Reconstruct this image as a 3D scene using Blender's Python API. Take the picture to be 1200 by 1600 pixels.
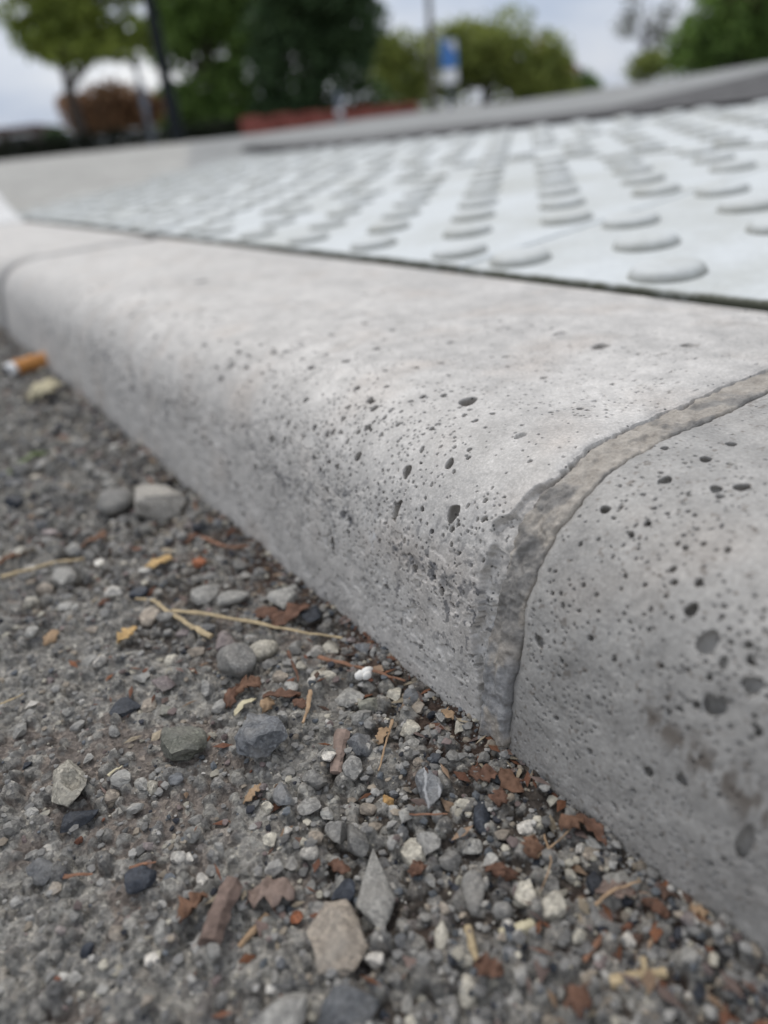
import bpy, bmesh, math, random
import numpy as np
from mathutils import Vector, Matrix

for _o in list(bpy.data.objects):
    bpy.data.objects.remove(_o)
SC = bpy.context.scene
COL = SC.collection
rng = np.random.default_rng(7)
random.seed(7)

# ------------------------------------------------------------------ camera
# axes: X across the kerb towards the pavement, Y along the kerb, Z up; metres
F_PX, CX, CY = 1110.0, 600.0, 800.0
CAM = np.array([0.0, 0.0, 0.1])
M = np.array([[0.813299, 0.350566, -0.464379],
              [-0.571491, 0.331397, -0.750716],
              [-0.109282, 0.875945, 0.469870]])
cam_data = bpy.data.cameras.new('camera')
cam = bpy.data.objects.new('camera', cam_data)
COL.objects.link(cam)
_m = Matrix.Identity(4)
for i in range(3):
    for j in range(3):
        _m[i][j] = M[i, j]
    _m[i][3] = CAM[i]
cam.matrix_world = _m
cam_data.sensor_fit = 'VERTICAL'
cam_data.sensor_height = 9.6
cam_data.sensor_width = 7.2
cam_data.lens = 9.6 * F_PX / 1600.0
cam_data.clip_start = 0.004
cam_data.clip_end = 2000.0
cam_data.dof.use_dof = True
cam_data.dof.focus_distance = 0.128
cam_data.dof.aperture_fstop = 2.5
SC.camera = cam
SC.render.resolution_x, SC.render.resolution_y = 768, 1024

# ------------------------------------------------------------------ sky and sun (overcast)
SUN_EL, SUN_AZ = math.radians(60), math.radians(12)      # azimuth from +Y towards +X
world = bpy.data.worlds.new('World')
SC.world = world
world.use_nodes = True
wn, wl = world.node_tree.nodes, world.node_tree.links
wn.clear()
w_out = wn.new('ShaderNodeOutputWorld')
w_bg = wn.new('ShaderNodeBackground')
w_sky = wn.new('ShaderNodeTexSky')
w_sky.sky_type = 'NISHITA'
w_sky.sun_disc = False
w_sky.sun_elevation = SUN_EL
w_sky.sun_rotation = SUN_AZ
w_sky.air_density = 1.0
w_sky.dust_density = 3.0
w_co = wn.new('ShaderNodeTexCoord')
w_map = wn.new('ShaderNodeMapping')
w_map.inputs['Scale'].default_value = (1.0, 1.0, 3.0)
w_noise = wn.new('ShaderNodeTexNoise')
w_noise.inputs['Scale'].default_value = 2.2
w_noise.inputs['Detail'].default_value = 7.0
w_noise.inputs['Roughness'].default_value = 0.55
w_ramp = wn.new('ShaderNodeValToRGB')
w_ramp.color_ramp.elements[0].position = 0.36
w_ramp.color_ramp.elements[0].color = (5.2, 6.1, 7.8, 1)
w_ramp.color_ramp.elements[1].position = 0.64
w_ramp.color_ramp.elements[1].color = (10.5, 10.6, 10.8, 1)
w_mix = wn.new('ShaderNodeMixRGB')
w_mix.inputs['Fac'].default_value = 0.88
wl.new(w_co.outputs['Generated'], w_map.inputs['Vector'])
wl.new(w_map.outputs['Vector'], w_noise.inputs['Vector'])
wl.new(w_noise.outputs['Fac'], w_ramp.inputs['Fac'])
wl.new(w_sky.outputs['Color'], w_mix.inputs['Color1'])
wl.new(w_ramp.outputs['Color'], w_mix.inputs['Color2'])
# standard overcast sky: luminance grows with elevation
w_sep = wn.new('ShaderNodeSeparateXYZ'); wl.new(w_co.outputs['Generated'], w_sep.inputs[0])
w_el = wn.new('ShaderNodeMath'); w_el.operation = 'MULTIPLY_ADD'; w_el.use_clamp = False
w_cl = wn.new('ShaderNodeClamp'); wl.new(w_sep.outputs['Z'], w_cl.inputs['Value'])
wl.new(w_cl.outputs[0], w_el.inputs[0]); w_el.inputs[1].default_value = 0.45; w_el.inputs[2].default_value = 1.0
w_mul = wn.new('ShaderNodeVectorMath'); w_mul.operation = 'SCALE'
wl.new(w_mix.outputs['Color'], w_mul.inputs[0]); wl.new(w_el.outputs[0], w_mul.inputs['Scale'])
wl.new(w_mul.outputs[0], w_bg.inputs['Color'])
w_bg.inputs['Strength'].default_value = 0.076
wl.new(w_bg.outputs['Background'], w_out.inputs['Surface'])

sun_d = bpy.data.lights.new('sun', 'SUN')
sun_d.energy = 1.5
sun_d.angle = math.radians(40)
sun_d.color = (1.0, 0.945, 0.875)
sun = bpy.data.objects.new('sun', sun_d)
COL.objects.link(sun)
_to = Vector((math.sin(SUN_AZ) * math.cos(SUN_EL), math.cos(SUN_AZ) * math.cos(SUN_EL), math.sin(SUN_EL)))
sun.rotation_euler = _to.to_track_quat('Z', 'Y').to_euler()

SC.view_settings.view_transform = 'Standard'
SC.view_settings.look = 'None'
SC.view_settings.exposure = 0.2
SC.view_settings.gamma = 1.0
SC.view_settings.use_curve_mapping = False
SC.render.engine = 'CYCLES'
SC.cycles.use_denoising = True
try: SC.cycles.denoising_prefilter = 'ACCURATE'
except Exception: pass
SC.cycles.max_bounces = 6
SC.cycles.diffuse_bounces = 3

# ------------------------------------------------------------------ helpers: where a sight line meets the place
def ray(px, py):
    return M @ np.array([(px - CX) / F_PX, -(py - CY) / F_PX, -1.0])

def on_z(px, py, z=0.0):
    v = ray(px, py)
    return CAM + v * ((z - CAM[2]) / v[2])

def far_pt(px, py, dist):
    v = ray(px, py)
    return CAM + v * (dist / math.hypot(v[0], v[1]))

# ------------------------------------------------------------------ helpers: numeric noise
def _hash(ix, iy, seed):
    h = (ix.astype(np.int64) * 374761393 + iy.astype(np.int64) * 668265263 + seed * 1442695041) & 0x7fffffff
    h = ((h ^ (h >> 13)) * 1274126177) & 0x7fffffff
    h = ((h ^ (h >> 16)) * 2246822519) & 0x7fffffff
    return (h & 0xffff) / 65535.0

def vnoise(x, y, seed=0):
    x = np.asarray(x, float); y = np.asarray(y, float)
    ix, iy = np.floor(x), np.floor(y)
    fx, fy = x - ix, y - iy
    ux, uy = fx * fx * (3 - 2 * fx), fy * fy * (3 - 2 * fy)
    a = _hash(ix, iy, seed); b = _hash(ix + 1, iy, seed)
    c = _hash(ix, iy + 1, seed); d = _hash(ix + 1, iy + 1, seed)
    return a + (b - a) * ux + (c - a) * uy + (a - b - c + d) * ux * uy

def fbm(x, y, octaves=4, seed=0, gain=0.5):
    s, amp, tot = 0.0, 1.0, 0.0
    for o in range(octaves):
        s = s + amp * vnoise(x * 2 ** o + 13.7 * o, y * 2 ** o - 7.3 * o, seed + o)
        tot += amp
        amp *= gain
    return s / tot

def smooth(t):
    t = np.clip(t, 0, 1)
    return t * t * (3 - 2 * t)

# ------------------------------------------------------------------ helpers: objects
def tag(o, label=None, cat=None, group=None, kind=None):
    if label: o['label'] = label
    if cat: o['category'] = cat
    if group: o['group'] = group
    if kind: o['kind'] = kind
    return o

def link(name, me, mat=None, parent=None, loc=None):
    o = bpy.data.objects.new(name, me)
    COL.objects.link(o)
    if mat is not None and me is not None and not me.materials:
        me.materials.append(mat)
    if parent is not None: o.parent = parent
    if loc is not None: o.location = loc
    return o

def empty(name, loc=(0, 0, 0), rz=0.0):
    o = bpy.data.objects.new(name, None)
    COL.objects.link(o)
    o.empty_display_size = 0.01
    o.location = loc
    o.rotation_euler.z = rz
    return o

def mesh_np(name, V, Fq, smooth_on=True, col=None, attrs=None):
    V = np.asarray(V, np.float32).reshape(-1, 3)
    Fq = np.asarray(Fq, np.int32)
    n, k = Fq.shape
    me = bpy.data.meshes.new(name)
    me.vertices.add(len(V)); me.vertices.foreach_set('co', V.ravel())
    me.loops.add(n * k); me.loops.foreach_set('vertex_index', Fq.ravel())
    me.polygons.add(n)
    me.polygons.foreach_set('loop_start', np.arange(0, n * k, k, dtype=np.int32))
    me.polygons.foreach_set('loop_total', np.full(n, k, np.int32))
    me.polygons.foreach_set('use_smooth', np.full(n, smooth_on, bool))
    if col is not None:
        a = me.attributes.new('Col', 'FLOAT_COLOR', 'POINT')
        c = np.ones((len(V), 4), np.float32); c[:, :3] = np.asarray(col).reshape(-1, 3)
        a.data.foreach_set('color', c.ravel())
    for nm, arr in (attrs or {}).items():
        a = me.attributes.new(nm, 'FLOAT', 'POINT')
        a.data.foreach_set('value', np.asarray(arr, np.float32).ravel())
    me.update(calc_edges=True)
    me.validate()
    return me

def grid_faces(n, m):
    i = np.arange(n * m).reshape(n, m)
    return np.stack([i[:-1, :-1], i[1:, :-1], i[1:, 1:], i[:-1, 1:]], -1).reshape(-1, 4)

def bm_mesh(name, bm, smooth_on=False):
    me = bpy.data.meshes.new(name)
    bm.normal_update()
    bm.to_mesh(me); bm.free()
    if smooth_on:
        me.polygons.foreach_set('use_smooth', np.ones(len(me.polygons), bool))
    return me

def box_bm(sx, sy, sz, c=(0, 0, 0), bevel=0.0, segs=2):
    bm = bmesh.new()
    bmesh.ops.create_cube(bm, size=1.0)
    bmesh.ops.scale(bm, vec=(sx, sy, sz), verts=bm.verts)
    if bevel:
        bmesh.ops.bevel(bm, geom=bm.edges[:], offset=bevel, segments=segs, affect='EDGES', profile=0.5)
    bmesh.ops.translate(bm, vec=c, verts=bm.verts)
    return bm

def tube_np(pts, radii, sides=6):
    pts = np.asarray(pts, float); n = len(pts)
    radii = np.broadcast_to(np.asarray(radii, float), (n,))
    T = np.gradient(pts, axis=0); T /= np.linalg.norm(T, axis=1)[:, None] + 1e-12
    ref = np.array([0, 0, 1.0]) if abs(T[:, 2]).mean() < 0.8 else np.array([1.0, 0, 0])
    A = np.cross(T, ref); A /= np.linalg.norm(A, axis=1)[:, None] + 1e-12
    B = np.cross(T, A)
    th = np.linspace(0, 2 * np.pi, sides, endpoint=False)
    V = pts[:, None] + radii[:, None, None] * (A[:, None] * np.cos(th)[None, :, None] + B[:, None] * np.sin(th)[None, :, None])
    V = V.reshape(-1, 3)
    Fs = []
    for i in range(n - 1):
        for j in range(sides):
            a, b = i * sides + j, i * sides + (j + 1) % sides
            Fs.append((a, b, b + sides, a + sides))
    V = np.vstack([V, pts[0], pts[-1]])
    c0, c1 = n * sides, n * sides + 1
    for j in range(sides):
        a, b = j, (j + 1) % sides
        Fs.append((b, a, c0, c0)); Fs.append((a + (n - 1) * sides, b + (n - 1) * sides, c1, c1))
    return V, Fs

def tube_mesh(name, pts, radii, sides=6, smooth_on=True):
    V, Fs = tube_np(pts, radii, sides)
    me = bpy.data.meshes.new(name)
    me.from_pydata([tuple(v) for v in V], [], [f if f[2] != f[3] else f[:3] for f in Fs])
    me.polygons.foreach_set('use_smooth', np.full(len(me.polygons), smooth_on, bool))
    me.update()
    return me

# ------------------------------------------------------------------ helpers: materials
def new_mat(name):
    m = bpy.data.materials.new(name)
    m.use_nodes = True
    nt = m.node_tree
    b = nt.nodes['Principled BSDF']
    b.inputs['Specular IOR Level'].default_value = 0.25
    return m, nt, b

def nd(nt, t, **kw):
    n = nt.nodes.new(t)
    for k, v in kw.items():
        if k in n.inputs: n.inputs[k].default_value = v
        else: setattr(n, k, v)
    return n

def noise_node(nt, co, scale, detail=4.0, rough=0.55):
    n = nd(nt, 'ShaderNodeTexNoise', Scale=scale, Detail=detail, Roughness=rough)
    nt.links.new(co, n.inputs['Vector'])
    return n.outputs['Fac']

def ramp(nt, fac, stops):
    r = nt.nodes.new('ShaderNodeValToRGB')
    while len(r.color_ramp.elements) > 1:
        r.color_ramp.elements.remove(r.color_ramp.elements[0])
    for i, (p, c) in enumerate(stops):
        e = r.color_ramp.elements[0] if i == 0 else r.color_ramp.elements.new(p)
        e.position = p
        e.color = (*c, 1) if len(c) == 3 else c
    nt.links.new(fac, r.inputs['Fac'])
    return r.outputs['Color']

def mixc(nt, a, b, fac, mode='MIX'):
    n = nt.nodes.new('ShaderNodeMixRGB'); n.blend_type = mode
    for s, v in (('Color1', a), ('Color2', b), ('Fac', fac)):
        if isinstance(v, bpy.types.NodeSocket): nt.links.new(v, n.inputs[s])
        elif s == 'Fac': n.inputs[s].default_value = v
        else: n.inputs[s].default_value = (*v, 1)
    return n.outputs['Color']

def bump(nt, b, h, strength, dist, prev=None):
    n = nd(nt, 'ShaderNodeBump', Strength=strength, Distance=dist)
    nt.links.new(h, n.inputs['Height'])
    if prev is not None: nt.links.new(prev, n.inputs['Normal'])
    nt.links.new(n.outputs['Normal'], b.inputs['Normal'])
    return n.outputs['Normal']

def simple_mat(name, col, rough=0.7, var=0.25, scale=60.0, spec=0.25, bmp=0.0, bdist=0.001):
    m, nt, b = new_mat(name)
    co = nd(nt, 'ShaderNodeTexCoord').outputs['Object']
    f = noise_node(nt, co, scale, 5.0, 0.6)
    lo = tuple(c * (1 - var) for c in col); hi = tuple(min(1, c * (1 + var)) for c in col)
    nt.links.new(ramp(nt, f, [(0.3, lo), (0.7, hi)]), b.inputs['Base Color'])
    b.inputs['Roughness'].default_value = rough
    b.inputs['Specular IOR Level'].default_value = spec
    if bmp: bump(nt, b, f, bmp, bdist)
    return m

def concrete_mat(name, base, warm, dark_scuff, grain=1.0):
    m, nt, b = new_mat(name)
    co = nd(nt, 'ShaderNodeTexCoord').outputs['Object']
    big = noise_node(nt, co, 28.0, 5.0, 0.6)
    mid = noise_node(nt, co, 160.0, 5.0, 0.65)
    fine = noise_node(nt, co, 1500.0, 3.0, 0.7)
    c = ramp(nt, big, [(0.3, tuple(x * 0.86 for x in base)), (0.5, base), (0.72, tuple(min(1, x * 1.1) for x in base))])
    # warm clay-coloured blush in patches
    blush = noise_node(nt, co, 45.0, 3.0, 0.5)
    c = mixc(nt, c, warm, ramp(nt, blush, [(0.52, (0, 0, 0)), (0.72, (0.5, 0.5, 0.5))]))
    c = mixc(nt, c, ramp(nt, mid, [(0.3, (0.72, 0.72, 0.72)), (0.65, (1.12, 1.12, 1.12))]), 0.85, 'MULTIPLY')
    c = mixc(nt, c, ramp(nt, fine, [(0.25, (0.72, 0.72, 0.72)), (0.75, (1.2, 1.2, 1.2))]), 0.7 * grain, 'MULTIPLY')
    # dark sand grains in the cement, doubling as painted shade of unmodelled tiny pores
    vo = nd(nt, 'ShaderNodeTexVoronoi', Scale=900.0); nt.links.new(co, vo.inputs['Vector'])
    gate = nd(nt, 'ShaderNodeMath', operation='MULTIPLY')
    g1 = ramp(nt, vo.outputs['Distance'], [(0.16, (1, 1, 1)), (0.30, (0, 0, 0))])
    sel = nd(nt, 'ShaderNodeSeparateColor'); nt.links.new(vo.outputs['Color'], sel.inputs['Color'])
    g2 = ramp(nt, sel.outputs['Red'], [(0.80, (0, 0, 0)), (0.84, (1, 1, 1))])
    nt.links.new(g1, gate.inputs[0]); nt.links.new(g2, gate.inputs[1])
    c = mixc(nt, c, (0.09, 0.088, 0.085), gate.outputs[0])
    vs = nd(nt, 'ShaderNodeTexVoronoi', Scale=2600.0); nt.links.new(co, vs.inputs['Vector'])
    s3 = nd(nt, 'ShaderNodeSeparateColor'); nt.links.new(vs.outputs['Color'], s3.inputs['Color'])
    c = mixc(nt, c, ramp(nt, s3.outputs['Green'], [(0.0, (0.78, 0.78, 0.77)), (0.7, (1.0, 1.0, 1.0)), (1.0, (1.22, 1.22, 1.22))]), 0.5, 'MULTIPLY')
    # scuffs, attribute with a shape of its own
    at = nd(nt, 'ShaderNodeAttribute', attribute_name='scuff')
    c = mixc(nt, c, dark_scuff, at.outputs['Fac'])
    at2 = nd(nt, 'ShaderNodeAttribute', attribute_name='pale')
    c = mixc(nt, c, (0.62, 0.62, 0.62), at2.outputs['Fac'])
    nt.links.new(c, b.inputs['Base Color'])
    b.inputs['Roughness'].default_value = 0.6
    b.inputs['Specular IOR Level'].default_value = 0.5
    n1 = bump(nt, b, mid, 0.35, 0.0007)
    n2 = bump(nt, b, fine, 0.4, 0.00025, n1)
    return m

MAT = {}
MAT['kerb'] = concrete_mat('kerb_concrete', (0.495, 0.474, 0.444), (0.44, 0.385, 0.335), (0.13, 0.128, 0.13))
MAT['kerb_near'] = concrete_mat('kerb_concrete_grey_shaded', (0.33, 0.317, 0.296), (0.31, 0.277, 0.245), (0.14, 0.12, 0.10))  # greyer concrete, with shade from blocked sky near the camera worked into its colour
MAT['kerb_pale'] = concrete_mat('kerb_concrete_pale', (0.56, 0.56, 0.55), (0.5, 0.47, 0.43), (0.2, 0.2, 0.2))

def mortar_mat():
    m, nt, b = new_mat('mortar')
    co = nd(nt, 'ShaderNodeTexCoord').outputs['Object']
    at = nd(nt, 'ShaderNodeAttribute', attribute_name='Col')
    mid = noise_node(nt, co, 320.0, 6.0, 0.7)
    fine = noise_node(nt, co, 1800.0, 4.0, 0.7)
    c = mixc(nt, at.outputs['Color'], ramp(nt, mid, [(0.3, (0.62, 0.61, 0.60)), (0.7, (1.2, 1.2, 1.2))]), 0.9, 'MULTIPLY')
    c = mixc(nt, c, ramp(nt, fine, [(0.25, (0.75, 0.75, 0.75)), (0.75, (1.2, 1.2, 1.2))]), 0.8, 'MULTIPLY')
    nt.links.new(c, b.inputs['Base Color'])
    b.inputs['Roughness'].default_value = 0.9
    n1 = bump(nt, b, mid, 0.6, 0.0008)
    bump(nt, b, fine, 0.5, 0.0003, n1)
    return m
MAT['mortar'] = mortar_mat()

def ground_mat():
    m, nt, b = new_mat('worn_asphalt')
    co = nd(nt, 'ShaderNodeTexCoord').outputs['Object']
    at = nd(nt, 'ShaderNodeAttribute', attribute_name='Col')
    mid = noise_node(nt, co, 420.0, 6.0, 0.7)
    fine = noise_node(nt, co, 1700.0, 4.0, 0.75)
    c = mixc(nt, at.outputs['Color'], ramp(nt, mid, [(0.3, (0.6, 0.59, 0.58)), (0.7, (1.3, 1.3, 1.3))]), 0.85, 'MULTIPLY')
    c = mixc(nt, c, ramp(nt, fine, [(0.25, (0.55, 0.55, 0.55)), (0.75, (1.4, 1.4, 1.4))]), 0.8, 'MULTIPLY')
    nt.links.new(c, b.inputs['Base Color'])
    vs = nd(nt, 'ShaderNodeTexVoronoi', Scale=1300.0); nt.links.new(co, vs.inputs['Vector'])
    s3 = nd(nt, 'ShaderNodeSeparateColor'); nt.links.new(vs.outputs['Color'], s3.inputs['Color'])
    c = mixc(nt, c, ramp(nt, s3.outputs['Green'], [(0.0, (0.45, 0.44, 0.43)), (0.5, (0.95, 0.95, 0.95)), (0.9, (1.25, 1.24, 1.2)), (1.0, (1.9, 1.85, 1.75))]), 0.75, 'MULTIPLY')
    nt.links.new(c, b.inputs['Base Color'])
    b.inputs['Roughness'].default_value = 0.88
    n0 = bump(nt, b, vs.outputs['Distance'], 0.6, 0.0003)
    n1 = bump(nt, b, mid, 0.9, 0.0012, n0)
    bump(nt, b, fine, 0.9, 0.0005, n1)
    return m
MAT['road'] = ground_mat()

def grit_mat():
    m, nt, b = new_mat('grit')
    co = nd(nt, 'ShaderNodeTexCoord').outputs['Object']
    at = nd(nt, 'ShaderNodeAttribute', attribute_name='Col')
    fine = noise_node(nt, co, 1500.0, 4.0, 0.7)
    c = mixc(nt, at.outputs['Color'], ramp(nt, fine, [(0.25, (0.6, 0.6, 0.6)), (0.75, (1.3, 1.3, 1.3))]), 0.8, 'MULTIPLY')
    nt.links.new(c, b.inputs['Base Color'])
    b.inputs['Roughness'].default_value = 0.8
    bump(nt, b, fine, 0.4, 0.0003)
    return m
MAT['grit'] = grit_mat()

def stone_mat(name, col, vein=None, scale=350.0, rough=0.72, dust=0.65):
    m, nt, b = new_mat(name)
    co = nd(nt, 'ShaderNodeTexCoord').outputs['Object']
    oi = nd(nt, 'ShaderNodeObjectInfo')
    ad = nd(nt, 'ShaderNodeVectorMath', operation='ADD')
    nt.links.new(co, ad.inputs[0]); nt.links.new(oi.outputs['Random'], ad.inputs[1])
    v = ad.outputs[0]
    f = noise_node(nt, v, scale, 6.0, 0.65)
    g = noise_node(nt, v, scale * 5, 3.0, 0.7)
    c = ramp(nt, f, [(0.25, tuple(x * 0.62 for x in col)), (0.55, col), (0.8, tuple(min(1, x * 1.3) for x in col))])
    c = mixc(nt, c, ramp(nt, g, [(0.25, (0.68, 0.68, 0.68)), (0.75, (1.25, 1.25, 1.25))]), 0.8, 'MULTIPLY')
    vs = nd(nt, 'ShaderNodeTexVoronoi', Scale=scale * 5.5); nt.links.new(v, vs.inputs['Vector'])
    s3 = nd(nt, 'ShaderNodeSeparateColor'); nt.links.new(vs.outputs['Color'], s3.inputs['Color'])
    c = mixc(nt, c, ramp(nt, s3.outputs['Green'], [(0.0, (0.6, 0.6, 0.6)), (0.6, (1.0, 1.0, 1.0)), (1.0, (1.45, 1.45, 1.42))]), 0.7, 'MULTIPLY')
    du = noise_node(nt, v, scale * 0.5, 3.0, 0.6)
    c = mixc(nt, c, (0.24, 0.225, 0.2), ramp(nt, du, [(0.45, (0, 0, 0)), (0.75, (dust, dust, dust))]))
    if vein:
        w = nd(nt, 'ShaderNodeTexWave', Scale=scale * 0.35, Distortion=6.0, Detail=3.0); nt.links.new(v, w.inputs['Vector'])
        c = mixc(nt, c, vein, ramp(nt, w.outputs['Fac'], [(0.86, (0, 0, 0)), (0.98, (0.45, 0.45, 0.45))]))
    # each stone a little lighter or darker
    mr = nd(nt, 'ShaderNodeMapRange'); mr.inputs['To Min'].default_value = 0.75; mr.inputs['To Max'].default_value = 1.2
    nt.links.new(oi.outputs['Random'], mr.inputs['Value'])
    hs = nd(nt, 'ShaderNodeHueSaturation'); nt.links.new(c, hs.inputs['Color']); nt.links.new(mr.outputs[0], hs.inputs['Value'])
    nt.links.new(hs.outputs['Color'], b.inputs['Base Color'])
    b.inputs['Roughness'].default_value = rough
    n1 = bump(nt, b, f, 1.0, 0.0009)
    bump(nt, b, g, 0.8, 0.00025, n1)
    return m

STONE = {
    'grey': stone_mat('stone_grey', (0.235, 0.228, 0.213)),
    'light': stone_mat('stone_light_grey', (0.33, 0.32, 0.295)),
    'blue': stone_mat('stone_blue_grey', (0.150, 0.155, 0.162)),
    'dark': stone_mat('stone_slate', (0.035, 0.04, 0.05), rough=0.45, dust=0.1),
    'cream': stone_mat('stone_cream', (0.43, 0.40, 0.335), dust=0.15),
    'white': stone_mat('stone_white', (0.52, 0.49, 0.44), dust=0.25),
    'beige': stone_mat('stone_beige', (0.31, 0.265, 0.215)),
    'mauve': stone_mat('stone_mauve', (0.21, 0.175, 0.17)),
    'olive': stone_mat('stone_olive_grey', (0.20, 0.20, 0.165)),
    'vein': stone_mat('stone_veined', (0.17, 0.175, 0.18), vein=(0.5, 0.5, 0.5)),
    'amber': stone_mat('stone_amber', (0.36, 0.22, 0.09), dust=0.1),
    'terra': stone_mat('stone_terracotta', (0.34, 0.13, 0.065), dust=0.1),
}
LEAF = {
    'rust': simple_mat('leaf_rust', (0.125, 0.068, 0.046), 0.75, 0.45, 500, bmp=0.5, bdist=0.0003),
    'brown': simple_mat('leaf_brown', (0.15, 0.085, 0.055), 0.8, 0.4, 500, bmp=0.5, bdist=0.0003),
    'tan': simple_mat('leaf_tan', (0.32, 0.22, 0.135), 0.75, 0.35, 500, bmp=0.5, bdist=0.0003),
    'yellow': simple_mat('leaf_yellow', (0.46, 0.31, 0.14), 0.7, 0.3, 500, bmp=0.4, bdist=0.0003),
    'pale': simple_mat('leaf_pale', (0.5, 0.45, 0.31), 0.75, 0.25, 600, bmp=0.4, bdist=0.0003),
    'grey': simple_mat('leaf_greybrown', (0.2, 0.15, 0.125), 0.85, 0.35, 600, bmp=0.5, bdist=0.0003),
    'green': simple_mat('leaf_green', (0.13, 0.165, 0.075), 0.6, 0.25, 300, bmp=0.3, bdist=0.0003),
    'straw': simple_mat('straw', (0.36, 0.285, 0.175), 0.75, 0.3, 700, bmp=0.4, bdist=0.0002),
    'wood': simple_mat('weathered_wood', (0.16, 0.115, 0.095), 0.85, 0.45, 600, bmp=0.7, bdist=0.0005),
    'twig': simple_mat('twig', (0.2, 0.105, 0.065), 0.75, 0.4, 600, bmp=0.5, bdist=0.0003),
    'feather': simple_mat('white_fluff', (0.72, 0.7, 0.66), 0.8, 0.2, 400, bmp=0.4, bdist=0.0003),
}

# ================================================================== large structure
# ------------------------------------------------------------------ kerb profile
_pp = np.array([(0.0585, -0.03), (0.0600, -0.012), (0.0606, 0.0), (0.0617, 0.0080), (0.0630, 0.0155), (0.0645, 0.0232), (0.0662, 0.0300),
                (0.0689, 0.0362), (0.0728, 0.0412), (0.0778, 0.0449), (0.0840, 0.0473), (0.0915, 0.0486), (0.1010, 0.0490),
                (0.1200, 0.0488), (0.1500, 0.0483), (0.1830, 0.0476), (0.1852, 0.0468), (0.1858, 0.0450), (0.1858, 0.0100)])
def _spline(P, per=24):
    out = []
    for i in range(len(P) - 1):
        p0, p1, p2, p3 = P[max(i - 1, 0)], P[i], P[i + 1], P[min(i + 2, len(P) - 1)]
        for t in np.linspace(0, 1, per, endpoint=False):
            out.append(0.5 * (2 * p1 + (p2 - p0) * t + (2 * p0 - 5 * p1 + 4 * p2 - p3) * t * t + (3 * p1 - p0 - 3 * p2 + p3) * t ** 3))
    out.append(P[-1])
    return np.array(out)
_ps = _spline(_pp)
_s = np.concatenate([[0], np.cumsum(np.linalg.norm(np.diff(_ps, axis=0), axis=1))])
def prof(s):
    return np.interp(s, _s, _ps[:, 0]), np.interp(s, _s, _ps[:, 1])
def s_of(x, z):
    return _s[np.argmin((_ps[:, 0] - x) ** 2 + (_ps[:, 1] - z) ** 2)]
S_END = _s[-1]
S_BASE = s_of(0.0606, 0.0)

def kerb_hit(px, py):
    """(s, y) where a sight line first meets the kerb surface"""
    v = ray(px, py)
    t = np.linspace(0.03, 3.0, 60000)
    P = CAM + v * t[:, None]
    top = np.interp(P[:, 0], _ps[:, 0], _ps[:, 1], left=-1, right=-1)
    hit = np.argmax((P[:, 2] < top) & (P[:, 0] > 0.0585))
    p = P[hit]
    return s_of(p[0], p[2]), p[1]

def s_samples(fine, coarse):
    """sample positions along the profile: fine over face and rounding, coarser over the top"""
    s_top = s_of(0.104, 0.0489)
    a = np.linspace(0, S_BASE - 0.002, 12, endpoint=False)
    b = np.arange(S_BASE - 0.002, s_top, fine)
    out = [*a, *b]
    st, s = fine, s_top
    while s < S_END:
        out.append(s); st = min(st * 1.03, coarse); s += st
    out.append(S_END)
    return np.array(out)

def scuff_mask(s, y, kind):
    if kind == 'mid':                       # tyre rubbing half way up the face
        band = np.exp(-((s - S_BASE - 0.027 - 0.002 * np.sin(y * 22)) / 0.0065) ** 2)
        st = fbm(y * 110, s * 420, 4, 31)
        patch = smooth((fbm(y * 28, s * 60, 3, 5) - 0.38) / 0.18)
        m = band * smooth((st - 0.54) / 0.10) * smooth((fbm(y * 700, s * 900, 4, 35) - 0.46) / 0.12) * patch * 0.7
        flecks = smooth((fbm(y * 900, s * 700, 3, 77) - 0.655) / 0.04) * np.exp(-((s - S_BASE - 0.024) / 0.014) ** 2) * 0.85 * patch
        return np.clip(m + flecks, 0, 1)
    s0, y0 = kerb_hit(1005, 1112); s1, y1 = kerb_hit(1185, 1262)
    t = ((s - s0) * (s1 - s0) + (y - y0) * (y1 - y0)) / ((s1 - s0) ** 2 + (y1 - y0) ** 2)
    ln = math.hypot(s1 - s0, y1 - y0)
    dd = np.abs((s - s0) * (y1 - y0) - (y - y0) * (s1 - s0)) / ln
    m = smooth((t + 0.05) / 0.1) * smooth((1.15 - t) / 0.1) * np.exp(-(dd / (0.0015 + 0.0018 * np.clip(t, 0, 1))) ** 2)
    m = m * smooth((fbm(y * 1100, s * 380, 4, 15) - 0.38) / 0.16) * 0.95
    flecks = smooth((fbm(y * 1000, s * 1000, 3, 78) - 0.735) / 0.03) * 0.7
    return np.clip(m + flecks, 0, 1)

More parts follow.
